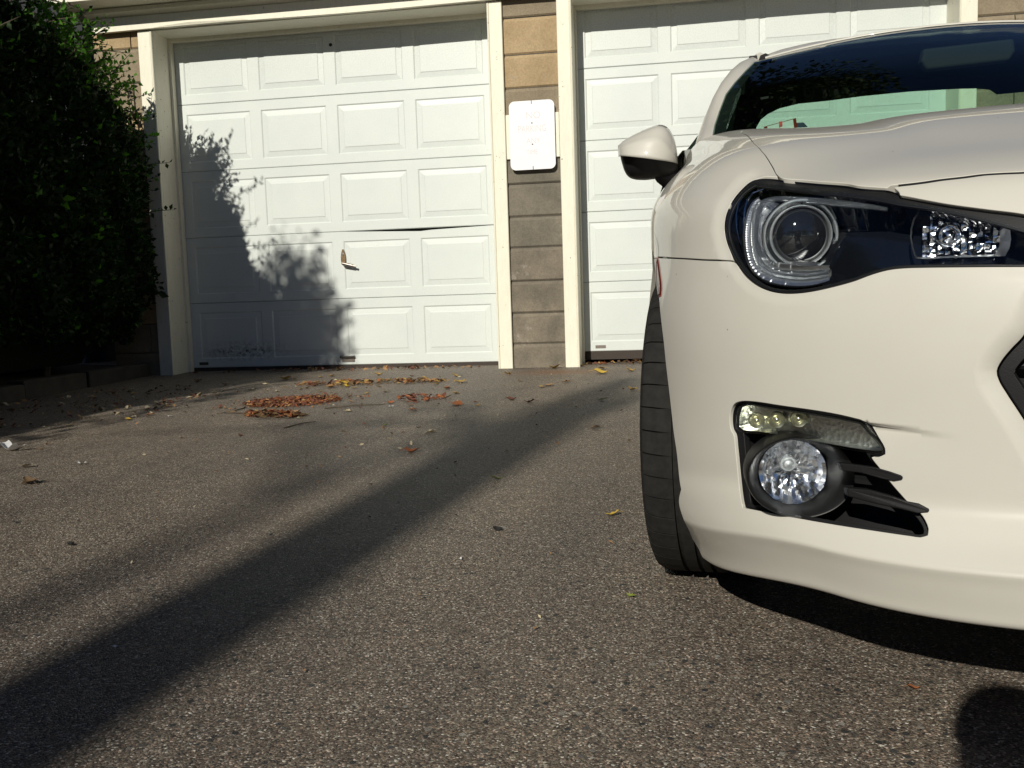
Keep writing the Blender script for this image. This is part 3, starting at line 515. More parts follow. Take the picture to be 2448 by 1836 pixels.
for x0, x1, zt in ((-.016, 2.476, 2.502), (3.058, 5.54, 2.502)):
    mb = MB(); mb.box(x0, TF + .012, zt, x1, .03, zt + .035); gobj(mb.build('lintel_liner', 'trim'))
    mb = MB(); mb.box(x0, -.05, zt - .025, x1, -.004, zt - .0005); gobj(mb.build('head_stop', 'trim'))
# header board with its split lower edge, frieze, eave
mb = MB(); xs = np.linspace(-.472, 8.2, 60); prev = None
for i, x in enumerate(xs):
    sag = .010 * math.exp(-((x - .15) / .25) ** 2); z0 = 2.513 - (.0 if x < .1 else .004) + .004 * math.sin(x * 3.1)
    mb.add([(x, -.308, z0), (x, -.308, 2.606), (x, -.276, 2.606), (x, -.276, z0)], [])
for i in range(len(xs) - 1):
    for k in range(4): mb.f.append((4 * i + k, 4 * i + (k + 1) % 4, 4 * i + 4 + (k + 1) % 4, 4 * i + 4 + k)); mb.m.append(0)
mb.f += [(0, 1, 2, 3), tuple(4 * (len(xs) - 1) + k for k in (3, 2, 1, 0))]; mb.m += [0, 0]
gobj(mb.build('header_board', 'trim'))
mb = MB(); mb.add([(.02, -.3105, 2.5125), (.75, -.3105, 2.514), (.72, -.3125, 2.528), (.30, -.318, 2.531), (.02, -.311, 2.5165)], [(0, 1, 2, 3, 4)]); gobj(mb.build('paint_flake', 'trim'))
mb = MB(); mb.prism([(-.50, -.302, 2.608), (-.50, -.355, 2.632), (-.50, -.355, 2.66), (-.50, -.26, 2.66), (-.50, -.26, 2.608)], (8.7, 0, 0)); gobj(mb.build('crown_moulding', 'trim'))
mb = MB(); mb.prism([(-.66, -.32, 2.662), (-.66, -.50, 2.676), (-.66, -.50, 2.70), (-.66, .3, 2.70), (-.66, .3, 2.662)], (8.9, 0, 0)); gobj(mb.build('soffit', 'trim'))
mb = MB(); mb.prism([(-.67, -.525, 2.672), (-.67, -.525, 2.745), (-.67, -.5005, 2.745), (-.67, -.5005, 2.672)], (8.92, 0, 0)); gobj(mb.build('fascia', 'trim'))
mb = MB(); mb.prism([(-.70, -.54, 2.748), (-.70, 6.2, 3.35), (-.70, 6.2, 3.28), (-.70, -.53, 2.703 + .02)], (9.0, 0, 0)); gobj(mb.build('roof', 'roof'))
# block walls: courses of single blocks with recessed joints
WALL = {}
def blockwall(name, x0, x1, ycut, zs, lens, mats, y0=-.252, label=None):
    w = empty(name, (0, 0, 0)); gobj(w)
    if label: w['label'] = label
    mb = MB(); mb.box(x0, y0 + .012, -.12, x1, -.06, 2.62); mb.build('mortar_bed', 'mortar', w)
    for r in range(len(zs) - 1):
        x = x0 - (lens * .5 if r % 2 and lens < 1 else 0); xe = x1
        while x < xe - .01:
            a, b = max(x, x0), min(x + lens, x1); x += lens
            if b - a < .03: continue
            g = .004; mb = MB(); dy = random.uniform(-.003, .003)
            # rusticated block: deep chamfer below, shallow lip above
            A = a + (g if a > x0 else 0); B = b - (g if b < x1 else 0); z0, z1 = zs[r] + .003, zs[r + 1] - .003
            P = [(0, .010, z0), (0, .001, z0 + .010), (0, .0, z1 - .022), (0, .006, z1 - .012), (0, .010, z1)]
            vs = [(A, y0 + dy + p[1], p[2]) for p in P] + [(B, y0 + dy + p[1], p[2]) for p in P]
            mb.add(vs, [(i, i + 5, i + 6, i + 1) for i in range(4)])
            mb.add([(A, y0 + dy + .010, z0), (A, y0 + .04, z0), (A, y0 + .04, z1), (A, y0 + dy + .010, z1), (A, y0 + dy, z1 - .02), (A, y0 + dy + .001, z0 + .01)], [tuple(range(6))])
            mb.add([(B, y0 + dy + .010, z0), (B, y0 + .04, z0), (B, y0 + .04, z1), (B, y0 + dy + .010, z1), (B, y0 + dy, z1 - .02), (B, y0 + dy + .001, z0 + .01)], [tuple(range(6))[::-1]])
            mb.build('block', mats[r % len(mats)], w)
    return w
zs = [-.09, .147, .366, .590, .825, 1.040, 1.266, 1.49, 1.70, 1.921, 2.148, 2.395, 2.62]
blockwall('pillar', 2.581, 2.956, 0, zs, 1.6, ['blk_patch', 'blk_patch', 'blk_patch', 'blk_patch', 'blk_grey', 'blk_grey', 'blk_grey', 'blk_mid', 'blk_mid', 'blk_tan', 'blk_tan', 'blk_mid'], label='narrow block pillar between the two garage doors')
zr = [-.09, .14, .36, .59, .82, 1.04, 1.27, 1.49, 1.72, 1.945, 2.17, 2.40, 2.62]
blockwall('block_wall', 5.651, 8.2, 0, zr, .46, ['blk_mid', 'blk_mid', 'blk_tan'])
blockwall('block_wall', -.50, -.128, 0, zs, .6, ['blk_mid', 'blk_mid', 'blk_tan'])
mb = MB(); mb.box(-.50, -.20, -.1, -.40, 6, 2.66); mb.box(8.1, -.20, -.1, 8.2, 6, 2.66); mb.box(-.50, 5.9, -.1, 8.2, 6, 3.2); gobj(mb.build('side_wall', 'blk_mid'))
# mounting board and sign
mb = MB(); mb.cbox(2.583, -.272, 1.437, 2.955, -.2535, 1.740, .003); gobj(mb.build('mounting_board', 'trim'))
SG = empty('parking_sign', (2.7695, -.2735, 1.59), label='faded white no parking sign on the pillar between the garage doors', cat='sign')
def rrect(w, h, r, n=8):
    p = []
    for cx, cz, a0 in ((w / 2 - r, h / 2 - r, 0), (-w / 2 + r, h / 2 - r, 90), (-w / 2 + r, -h / 2 + r, 180), (w / 2 - r, -h / 2 + r, 270)):
        for k in range(n + 1):
            a = math.radians(a0 + 90 * k / n); p.append((cx + r * math.cos(a), cz + r * math.sin(a)))
    return p
mb = MB(); mb.prism([(x, -.022, z) for x, z in rrect(.315, .467, .038)], (0, .003, 0)); s = mb.build('sign_plate', 'sign', SG)
for zz, sz in ((.135, .052), (.045, .052), (-.045, .040), (-.125, .034)):
    pass
def text(body, x, y, z, size, mat, parent, name='lettering', sx=1.):
    c = bpy.data.curves.new(name, 'FONT'); c.body = body; c.size = size; c.align_x = 'CENTER'; c.align_y = 'CENTER'; c.extrude = .0002
    o = bpy.data.objects.new(name, c); COL.objects.link(o); dg = bpy.context.evaluated_depsgraph_get()
    me = bpy.data.meshes.new_from_object(o.evaluated_get(dg)); bpy.data.objects.remove(o); me.materials.clear(); me.materials.append(M[mat])
    o = bpy.data.objects.new(name, me); COL.objects.link(o); o.parent = parent; o.location = (x, y, z); o.rotation_euler = (math.pi / 2, 0, 0); o.scale = (sx, 1, 1); return o
text('NO', .01, -.0224, .132, .066, 'ghost', SG); text('PARKING', .0, -.0224, .042, .066, 'ghost', SG, sx=.72)
text('ANY', .006, -.0224, -.040, .052, 'ghost', SG, sx=.9); text('TIME', -.004, -.0224, -.115, .046, 'ghost', SG, sx=.8)
for z in (.082, -.062):
    mb = MB(); mb.lathe([(0, .004), (.0035, .0035), (.005, 0)], (.0, -.022, z), n=10); mb.build('bolt', 'rusty', SG, True)
    mb = MB(); mb.tube([(0, -.019, z), (0, .002, z)], .0035, 8); mb.build('bolt_shank', 'rusty', SG)
for z in (.222, -.222):
    mb = MB(); mb.box(-.0022, -.0236, z - .012, .0022, -.0222, z + .012); mb.build('mounting_slot', 'rubber', SG)

# ------------------------------------------------------------------ hedge, trees, far things
def hedge_xr(y, z):
    top = {0: 0}
    base = np.interp(y, [-9, -7, -6, -5, -4, -2.2, -1.2, -.45], [-.2, -.36, -.34, -.16, .17, .07, .10, -.02])
    return base - np.clip((.55 - z) / .55, 0, 1) ** 1.5 * .55
def hedge_top(y): return np.interp(y, [-9, -7, -6, -5, -3.4, -2.4, -1.9, -1.2, -.8, -.45], [2.7, 3.5, 4.2, 2.9, 2.45, 2.55, 2.60, 2.30, 2.14, 1.95])
HG = empty('hedge', (-1, -2.5, 0), label='dense dark green hedge beside the left garage door', cat='hedge')
def hpart(o): o.parent = HG; o.matrix_parent_inverse = Matrix.Translation((1, 2.5, 0)); return o
def hedge_leaves(y0, y1, n, size, spread):
    y = RNG.uniform(y0, y1, n); top = hedge_top(y)
    kind = RNG.random(n); z = np.empty(n); x = np.empty(n)
    side = kind < .62
    z = np.where(side, RNG.uniform(.12, 1, n) * top, top)
    lump = .10 * np.sin(y * 5.3 + z * 3.1) * np.sin(z * 4.7 + y * 2.0) + .05 * np.sin(y * 13 + z * 11) + .04 * np.sin(z * 17 - y * 9)
    rnd = np.clip((z - (top - .55)) / .55, 0, 1) ** 2 * .5
    x = np.where(side, hedge_xr(y, z) - rnd + lump * .6 - np.abs(RNG.normal(0, spread, n)), -RNG.uniform(0, 1, n) ** .8 * 2.3 + .02)
    zt = top + .10 * np.sin(x * 7 + y * 6) * np.sin(y * 9 - x * 4) - np.clip(x + .5, 0, .6) * .55
    z = np.where(side, z, zt - np.abs(RNG.normal(0, spread, n)))
    # end face towards the garage
    C = np.stack([x, y, z], 1)
    D = RNG.normal(size=(n, 3)) * .7 + np.where(side[:, None], [[.7, 0, .25]], [[.1, 0, .9]])
    s = size * RNG.uniform(.65, 1.25, n)
    return C, D, s
C1, D1, S1 = hedge_leaves(-2.6, -.42, 30000, .044, .07)
C2, D2, S2 = hedge_leaves(-2.6, -.42, 9000, .07, .22)
C3, D3, S3 = hedge_leaves(-9, -2.6, 17000, .09, .12)
C4, D4, S4 = hedge_leaves(-7.2, -5.0, 12000, .09, .16); C3 = np.concatenate([C3, C4]); D3 = np.concatenate([D3, D4]); S3 = np.concatenate([S3, S4])
blob = np.clip(RNG.normal(0, 1, (1500, 3)), -1.7, 1.7) * [.13, .4, .11] + [-.25, -6, 3.93]; C3 = np.concatenate([C3, blob]); D3 = np.concatenate([D3, RNG.normal(size=(1500, 3))]); S3 = np.concatenate([S3, RNG.uniform(.04, .075, 1500)])
# sprigs: shoots that stick out of the side and the top
sc, sd, ss = [], [], []
stems = MB()
def sprig(p, d, L, nl, sz):
    p = np.array(p, float); d = np.array(d, float); d /= np.linalg.norm(d); q = p + d * L + np.array([0, 0, -.12 * L * L * 2])
    stems.tube([p, (p + q) / 2 + [0, 0, .02 * L], q], [.004, .003, .0015], 5)
    for k in range(nl):
        f = (k + 1) / nl; c = p + (q - p) * f; a = RNG.normal(size=3); a -= d * (a @ d) * .6
        sc.append(c); sd.append(a + d * .6 + [0, 0, .25]); ss.append(sz * RNG.uniform(.6, 1.15))
for k in range(150):
    y = RNG.uniform(-2.6, -.42); z = RNG.uniform(.9, 1) * hedge_top(y); sprig((hedge_xr(y, z) - .25, y, z - .05), (RNG.uniform(-.3, .9), RNG.uniform(-.6, .7), RNG.uniform(.5, 1.4)), RNG.uniform(.14, .36), 15, .046)
for k in range(70):
    y = RNG.uniform(-1.5, -.42); z = RNG.uniform(.5, 1) ** .6 * hedge_top(y); sprig((hedge_xr(y, z) - .12, y, z), (RNG.uniform(.4, 1), RNG.uniform(-.3, .9), RNG.uniform(-.1, .6)), RNG.uniform(.12, .26), 11, .042)
for p, d, L, nl in (((-.05, -.5, 1.50), (1, .1, .15), .22, 9), ((-.05, -.45, 1.18), (1, .2, .12), .20, 7), ((-.12, -1.9, 2.55), (.5, .1, 1), .4, 14), ((0, -2.0, 2.45), (.8, 0, .5), .3, 14), ((-.1, -1.4, 2.3), (.5, .1, .8), .32, 14), ((-.3, -2.2, 2.7), (.3, 0, 1), .35, 14), ((.05, -2.4, 2.3), (1, 0, .3), .2, 10), ((.05, -2.1, 2.0), (1, 0, .4), .22, 10)):
    sprig(p, d, L, nl, .046)
nd_ = len(sc)
C = np.concatenate([C1, C2, np.array(sc)]); D = np.concatenate([D1, D2, np.array(sd)]); S = np.concatenate([S1, S2, np.array(ss)])
mi = np.r_[(RNG.random(len(C1) + len(C2)) < .03).astype(int), (RNG.random(nd_) < np.where(np.array(sc)[:, 2] > .84 * hedge_top(np.array(sc)[:, 1]), .85, .25)).astype(int)]  # top sprigs mostly take the brighter leaf colour, as if sunlit
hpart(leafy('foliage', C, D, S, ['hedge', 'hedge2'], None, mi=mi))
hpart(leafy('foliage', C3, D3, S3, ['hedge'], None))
o = hpart(stems.build('twig', 'bark', None, True)); o['kind'] = 'stuff'
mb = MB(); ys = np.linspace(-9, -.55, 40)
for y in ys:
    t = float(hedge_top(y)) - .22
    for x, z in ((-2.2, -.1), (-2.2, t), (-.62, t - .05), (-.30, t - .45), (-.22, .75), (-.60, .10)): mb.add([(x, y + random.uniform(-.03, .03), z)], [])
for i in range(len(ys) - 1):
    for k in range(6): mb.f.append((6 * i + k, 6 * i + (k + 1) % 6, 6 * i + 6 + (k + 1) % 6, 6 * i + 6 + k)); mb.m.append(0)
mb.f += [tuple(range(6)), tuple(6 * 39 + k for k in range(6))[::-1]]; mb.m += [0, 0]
hpart(mb.build('shade_core', simple('shade_core_black', (.006, .008, .004), .95)))  # added solid core, near black in place of shade between the leaves
for y in np.arange(-8.6, -.6, .7):
    mb = MB(); x = -.75 + random.uniform(-.2, .2)
    mb.tube([(x, y, gz(y)), (x + random.uniform(-.1, .2), y + .05, .6), (x + random.uniform(-.1, .3), y + .1, 1.3)], [.03, .025, .015], 7); hpart(mb.build('stem', 'bark', None, True))

def tree(name, base, h, crown_c, crown_r, n, leaf, label, cat='tree', trunk_r=.16, clumps=26, mats=('dark_leaf',), group=None):
    t = empty(name, base, label=label, cat=cat, group=group); b = np.array(base, float)
    mb = MB(); top = np.array(crown_c) - b
    P = [(0, 0, -.1), tuple(top * .35 + [.05, 0, 0]), tuple(top * .7), tuple(top + [0, 0, crown_r[2] * .4])]
    mb.tube(P, [trunk_r, trunk_r * .8, trunk_r * .55, trunk_r * .2], 10)
    cl = []
    for k in range(clumps):
        a = RNG.normal(size=3); a /= np.linalg.norm(a); a[2] = a[2] * .9; r = RNG.uniform(.35, 1.0)
        c = top + a * np.array(crown_r) * r; cl.append(c)
        mb.tube([tuple(top * RNG.uniform(.5, 1)), tuple((top + c) / 2 + RNG.normal(0, .1, 3)), tuple(c)], [trunk_r * .28, trunk_r * .16, .012], 6)
    mb.build('trunk', 'bark', t, True)
    cl = np.array(cl); i = RNG.integers(0, clumps, n); rr = np.array(crown_r).mean() * .42
    g = RNG.normal(size=(n, 3)); g /= np.linalg.norm(g, axis=1, keepdims=True)
    C = cl[i] + g * (RNG.random((n, 1)) ** .4) * rr * np.array([1, 1, .75]); D = g + RNG.normal(size=(n, 3)) * .6
    leafy('crown', C, D, leaf * RNG.uniform(.6, 1.3, n), list(mats), t)
    return t
tree('tree', (1.6, 9.2, 0), 17, (1.4, 8.0, 13.8), (5.6, 3.8, 4.8), 30000, .25, 'tall dark leafy tree rising behind the garage roof', clumps=60, trunk_r=.3)
tree('tree', (-3.6, 5.5, 0), 8, (-3.6, 5.0, 5.0), (2.4, 2.2, 3.2), 9000, .17, 'dark tree behind the garage corner above the hedge', clumps=30)
tree('tree', (-9, -6, 0), 10, (-9, -6, 6.2), (3.6, 3.6, 4.6), 3500, .42, 'added unseen tree left of the hedge that blocks sky light', clumps=34, mats=('hedge',), trunk_r=.25)  # added out of view to hold back sky light on the left
tree('tree', (-10.5, -15, 0), 10, (-10.5, -15, 6.0), (3.4, 3.4, 4.4), 3000, .42, 'added unseen tree nearer the street that blocks sky light', clumps=30, mats=('hedge',), trunk_r=.25)  # second added tree, out of view, dims the sky fill
H2 = empty('sky_block_house', (15, -9, -.15), label='added unseen brown house on the right that blocks sky light', cat='house')  # house added out of view to cut sky light on the ground
mb = MB(); mb.box(-3.5, -7, 0, 4, 9, 6.4); mb.build('wall', 'blk_mid', H2)
mb = MB(); mb.prism([(-4, -7.4, 6.35), (4.4, -7.4, 6.35), (.2, -7.4, 9.0)], (0, 16.8, 0)); mb.build('roof', 'roof', H2)
for k in range(4):
    for z in (1.0, 3.9):
        mb = MB(); mb.box(-3.56, -5.6 + 3.6 * k, z, -3.46, -4.5 + 3.6 * k, z + 1.5); w_ = mb.build('window', 'trim', H2)
        mb = MB(); mb.box(-3.575, -5.52 + 3.6 * k, z + .08, -3.565, -4.58 + 3.6 * k, z + 1.42); mb.build('pane', 'gloss', w_)

# slim tree behind the camera: its trunk throws the long soft shadow across the driveway
kx, kz = math.tan(SUN_AZ), math.tan(SUN_EL) / math.cos(SUN_AZ)
def shade_tree(x0, y0, trunk, radii, branches, label, leaves=()):
    t = empty('slim_tree', (x0, y0, gz(y0)), label=label, cat='tree')
    def cast(X, Y, y):                     # the point on the sun's ray through ground point (X, Y) at depth y
        d = Y - y; return (X - kx * d - x0, y - y0, gz(Y) + kz * d - gz(y0))
    mb = MB(); mb.tube([(0, 0, -.1)] + [cast(X, Y, y0 + dy) for X, Y, dy in trunk], radii, 12); mb.build('trunk', 'bark', t, True)
    for q, r in branches:
        mb = MB(); p = [cast(a, b, y0 + .25 * i) for i, (a, b) in enumerate(q)]; mb.tube(p, [r, r * .8, r * .6, r * .35][:len(p)], 8); mb.build('branch', 'bark', t, True)
    C = np.concatenate([RNG.normal(0, s, (n, 3)) + cast(a, b, y0 + .1) for a, b, s, n in leaves]) if leaves else np.zeros((0, 3))
    if len(C): leafy('crown', C, RNG.normal(size=(len(C), 3)), RNG.uniform(.05, .10, len(C)), ['dark_leaf'], t)
shade_tree(.42, -17.0, ((2.38, -7.6, .0), (2.56, -6.5, .02), (2.71, -5.5, 0), (2.81, -4.8, -.05), (2.94, -3.9, 0), (3.08, -3.0, .05), (3.24, -2.1, 0), (3.42, -1.1, .05)),
    [.24, .190, .182, .172, .172, .182, .19, .16, .07], (((((2.95, -3.8), (2.80, -3.0), (2.62, -2.2)), .045), (((3.1, -2.9), (3.35, -2.5), (3.6, -1.6)), .06), (((3.05, -2.9), (2.4, -2.75), (1.7, -2.9), (1.1, -3.0)), .028))),
    'slim bare tree whose trunk shadow crosses the driveway', ((3.0, -2.9, .17, 160), (3.25, -2.2, .17, 160), (2.75, -2.5, .22, 90), (2.3, -2.4, .3, 60)))
shade_tree(-1.75, -26.0, ((2.00, -7.0, 0), (2.20, -6.0, .05), (2.33, -5.3, 0), (2.50, -4.2, 0), (2.66, -3.4, .05), (2.84, -2.6, 0)), [.14, .044, .042, .040, .040, .042, .03], (((((2.5, -4.2), (2.2, -3.2), (1.9, -2.6)), .05),)),
    'far slimmer tree whose faint shadow lies left of the trunk shadow', ((2.75, -2.8, .25, 60),))
# trees across the street, behind the camera (they show only in the paint, lamps and glass)
for k, (x, y, r, h) in enumerate(((-14, -24, 4, 4.2), (-6, -27, 4.5, 4.6), (2, -25, 4, 4.0), (10, -27, 4.5, 4.4), (18, -24, 4.2, 4.0), (26, -20, 4, 4.2), (-22, -18, 4, 4.2))):
    tree('street_tree', (x, y, gz(y)), h, (x, y, h * .85 + gz(y)), (r, r * .7, h * .62), 1500, .5, 'round leafy tree standing across the street behind the camera', clumps=18, group='trees across the street', mats=('hedge',))
HS = empty('neighbouring_house', (-3.6, 1.2, 0), label='house behind the hedge with shade put into its siding and a downspout', cat='house')
mb = MB(); mb.box(-2.6, 0, -.1, 2.1, 4, 5.2); mb.build('wall', 'siding', HS)
mb = MB()
for k in range(34): mb.prism([(-2.6, -.004, k * .15), (-2.6, -.024, k * .15 + .002), (-2.6, -.004, k * .15 + .145)], (4.7, 0, 0))
o = mb.build('siding', 'siding', HS); o['kind'] = 'stuff'
mb = MB(); mb.tube([(1.95, -.08, -.1), (1.95, -.08, 5.1)], .045, 12); mb.build('downspout', 'pipe', HS, True)

# ================================================================== the car
CAR = empty('car', label='pearl white sports coupe parked nose out before the right door', cat='car')
cy, cp = math.radians(1.1), math.radians(1.32)
EV = Vector((math.sin(cy) * math.cos(cp), math.cos(cy) * math.cos(cp), math.sin(cp))); EU = Vector((math.cos(cy), -math.sin(cy), 0)); EW = EU.cross(EV)
O = Vector((4.46, -5.684, -.117))
CAR.matrix_world = Matrix(((EU.x, EV.x, EW.x, O.x), (EU.y, EV.y, EW.y, O.y), (EU.z, EV.z, EW.z, O.z), (0, 0, 0, 1)))
BODY = Body(g=DATA['G'], bump=tuple(DATA['bp']))
LIP = DATA['lip']
def sm(x): x = np.clip(x, 0, 1); return x * x * (3 - 2 * x)
def baseP(q, t):
    p = BODY.P(q, t); w = BODY.W(t); k = np.abs(np.asarray(q, float)); a, b, c = LIP
    p[..., 2] += (a + (b - a) * sm((k - .25) / .45) + (c - b) * sm((k - .7) / .4)) * (1 - sm((w - .20) / .24)); return p
EPS = .0015
def baseN(q, t):
    n = np.cross(baseP(q + EPS, t) - baseP(q - EPS, t), baseP(q, t + EPS) - baseP(q, t - EPS)); return n / (np.linalg.norm(n, axis=-1, keepdims=True) + 1e-12)
def surfP(q, t, off=0., disp=None):
    q = np.asarray(q, float); t = np.asarray(t, float); d = off + (disp(q, t) if disp else 0.); d = np.asarray(d)
    p = baseP(q, t)
    if np.any(d != 0): p = p + baseN(q, t) * (d[..., None] if d.ndim else d)
    return p
def surfN(q, t, off=0., disp=None):
    e = .0008
    n = np.cross(surfP(q + e, t, off, disp) - surfP(q - e, t, off, disp), surfP(q, t + e, off, disp) - surfP(q, t - e, off, disp)); return n / (np.linalg.norm(n, axis=-1, keepdims=True) + 1e-12)
def vw2st(v, w, side=-1):
    tt = np.linspace(0.25, BODY.tmax, 900); t = np.interp(w, np.maximum.accumulate(BODY.W(tt)), tt)
    a = max(0., v - float(BODY.B(t))); return (side * float(np.interp(a, BODY.pv, BODY.ss)), float(t))
def inpoly(P, poly):
    x, y = P[:, 0], P[:, 1]; c = np.zeros(len(P), bool); n = len(poly)
    for i in range(n):
        x0, y0 = poly[i]; x1, y1 = poly[(i + 1) % n]
        if y0 == y1: continue
        c ^= ((y0 > y) != (y1 > y)) & (x < (x1 - x0) * (y - y0) / (y1 - y0) + x0)
    return c
def segdist(P, line, closed=False):
    L = np.asarray(line, float); A = L; B = np.roll(L, -1, 0)
    if not closed: A, B = L[:-1], L[1:]
    best = np.full(len(P), 1e9)
    for a, b in zip(A, B):
        d = b - a; u = np.clip(((P - a) @ d) / (d @ d + 1e-15), 0, 1); best = np.minimum(best, np.hypot(*(P - a - u[:, None] * d).T))
    return best
def smooth_loop(L, step, closed=True, sharp=38):
    L = [np.array(p, float) for p in L]; n = len(L); out = []
    L = [p for i, p in enumerate(L) if i == 0 or np.linalg.norm(p - L[i - 1]) > 1e-5]; n = len(L)
    dirs = []
    for i in range(n):
        a = L[i] - L[i - 1] if (closed or i > 0) else L[1] - L[0]; b = L[(i + 1) % n] - L[i] if (closed or i < n - 1) else a
        a /= np.linalg.norm(a) + 1e-12; b /= np.linalg.norm(b) + 1e-12
        ang = math.degrees(math.acos(np.clip(a @ b, -1, 1))); dirs.append((a, b, ang > sharp))
    for i in range(n if closed else n - 1):
        p, r = L[i], L[(i + 1) % n]; l = np.linalg.norm(r - p)
        a, b, s = dirs[i]; d0 = b if s else (a + b) / (np.linalg.norm(a + b) + 1e-12)
        a, b, s = dirs[(i + 1) % n]; d1 = a if s else (a + b) / (np.linalg.norm(a + b) + 1e-12)
        k = max(1, int(math.ceil(l / step)))
        for j in range(k):
            f = j / k; h = f * f * (3 - 2 * f)
            out.append(p * (1 - h) + r * h + l * (d0 * (f ** 3 - 2 * f * f + f) + d1 * (f ** 3 - f * f)))
    if not closed: out.append(L[-1])
    return np.array(out)
def inset(L, e):
    a = L - np.roll(L, 1, 0); b = np.roll(L, -1, 0) - L
    a /= np.linalg.norm(a, axis=1, keepdims=True) + 1e-12; b /= np.linalg.norm(b, axis=1, keepdims=True) + 1e-12
    t = a + b; t /= np.linalg.norm(t, axis=1, keepdims=True) + 1e-12
    nn = np.stack([-t[:, 1], t[:, 0]], 1)                       # to the left of travel
    c = np.clip((nn * np.stack([-b[:, 1], b[:, 0]], 1)).sum(1), .5, 1)
    return L + nn * (e / c)[:, None]
def area(L): x, y = L.T; return .5 * np.sum(x * np.roll(y, -1) - np.roll(x, -1) * y)
def panel(name, outer, mat, holes=(), creases=(), spacing=.015, step=.006, gap=.0024, depth=.010, off=0., disp=None, near=None, parent=None, fine=.0045, nearw=.03, bead=.0012):
    """a pressed panel cut out of the body surface: dense inner mesh, rolled edge and a flange"""
    loops = []
    for k, L in enumerate([outer] + list(holes)):
        P = smooth_loop(L, step)
        if (area(P) > 0) != (k == 0): P = P[::-1]
        loops.append(inset(P, gap))
    verts = []; edges = []; rng = []
    for P in loops:
        b = len(verts); verts += [tuple(p) for p in P]; n = len(P); edges += [(b + i, b + (i + 1) % n) for i in range(n)]; rng.append((b, n))
    cp_ = []
    for cl in creases:
        P = smooth_loop(cl, step, closed=False); P = P[inpoly(P, loops[0])]
        for h in loops[1:]: P = P[~inpoly(P, h)]
        if len(P) < 2: continue
        keep = np.min(np.stack([segdist(P, l, True) for l in loops]), 0) > .002; P = P[keep]
        b = len(verts); verts += [tuple(p) for p in P]; edges += [(b + i, b + i + 1) for i in range(len(P) - 1) if np.linalg.norm(P[i + 1] - P[i]) < 4 * step]; cp_.append(P)
    lo = loops[0].min(0); hi = loops[0].max(0)
    gx, gy = np.meshgrid(np.arange(lo[0], hi[0], spacing), np.arange(lo[1], hi[1], spacing * .95)); gx = gx + (np.arange(gx.shape[0]) % 2)[:, None] * spacing * .5
    G = np.stack([gx.ravel(), gy.ravel()], 1); tol = np.full(len(G), spacing * .45)
    if near:
        fx, fy = np.meshgrid(np.arange(lo[0], hi[0], fine), np.arange(lo[1], hi[1], fine)); F = np.stack([fx.ravel(), fy.ravel()], 1)
        d = np.min(np.stack([segdist(F, l) for l in near]), 0); F = F[d < nearw]; dg = np.min(np.stack([segdist(G, l) for l in near]), 0)
        G = np.r_[G[dg >= nearw], F]; tol = np.r_[np.full((dg >= nearw).sum(), spacing * .45), np.full(len(F), fine * .55)]
    ok = inpoly(G, loops[0])
    for h in loops[1:]: ok &= ~inpoly(G, h)
    d = np.min(np.stack([segdist(G, l, True) for l in loops] + [segdist(G, c) for c in cp_]), 0); ok &= d > tol
    verts += [tuple(p) for p in G[ok]]
    r = delaunay_2d_cdt([Vector(v) for v in verts], edges, [], 0, 1e-7)
    V = np.array([(v.x, v.y) for v in r[0]]); T = np.array(r[2]); orig = r[3]
    c = V[T].mean(1); ok = inpoly(c, loops[0])
    for h in loops[1:]: ok &= ~inpoly(c, h)
    T = T[ok]; T = np.array([t if ((V[t[1]] - V[t[0]])[0] * (V[t[2]] - V[t[0]])[1] - (V[t[1]] - V[t[0]])[1] * (V[t[2]] - V[t[0]])[0]) > 0 else t[::-1] for t in T])
    P3 = surfP(V[:, 0], V[:, 1], off, disp); N3 = surfN(V[:, 0], V[:, 1], off, disp)
    PV = [tuple(p) for p in P3]; NV = [tuple(p) for p in N3]; F = [tuple(map(int, t)) for t in T]
    # flange: outward of the panel (away from its inside)
    for P in loops:
        n = len(P); o = inset(P, -bead); S0 = surfP(P[:, 0], P[:, 1], off, disp); N0 = surfN(P[:, 0], P[:, 1], off, disp)
        S1 = surfP(o[:, 0], o[:, 1], off, disp); tg = S1 - S0; tg /= np.linalg.norm(tg, axis=1, keepdims=True) + 1e-12
        sg = 1 if depth > 0 else -1
        R = [(S0, N0), (S0 + tg * bead * .7 - N0 * bead * .3 * sg, (tg + N0) / 1.414), (S0 + tg * bead - N0 * bead * sg, tg), (S0 + tg * bead - N0 * depth, tg)]
        if depth < 0: R = [(S0, -tg), (S0 - N0 * depth, -tg)]
        bs = []
        for a, b in R: bs.append(len(PV)); PV += [tuple(p) for p in a]; NV += [tuple(p) for p in b]
        for a, b in zip(bs[:-1], bs[1:]):
            for i in range(n): F.append((a + i, b + i, b + (i + 1) % n, a + (i + 1) % n))
    me = bpy.data.meshes.new(name); me.from_pydata(PV, [], F); me.polygons.foreach_set('use_smooth', [True] * len(F)); me.materials.append(M[mat])
    me.update(); me.normals_split_custom_set_from_vertices(NV)
    ob = bpy.data.objects.new(name, me); COL.objects.link(ob); ob.parent = parent or CAR; return ob
def mirror(L): return [(-a, b) for a, b in L]
d_ = {k: [tuple(p) for p in v] if isinstance(v, list) and v and isinstance(v[0], list) else v for k, v in DATA.items()}
HLT, HLR, HLB, HLL, TIP = d_['hl_top'], d_['hl_topr'], d_['hl_bot'], d_['hl_left'], d_['hl_tip']
GHF, GHN, GBF = d_['gap_hf'], d_['gap_hn'], d_['gap_bf']
HL = HLT + HLR + TIP + HLB + HLL
GR_L = [(-.372, .618), (-.392, .592)] + d_['grille_open'] + [(-.34, .318), (-.315, .298)]
GRILLE = GR_L + mirror(GR_L)[::-1]
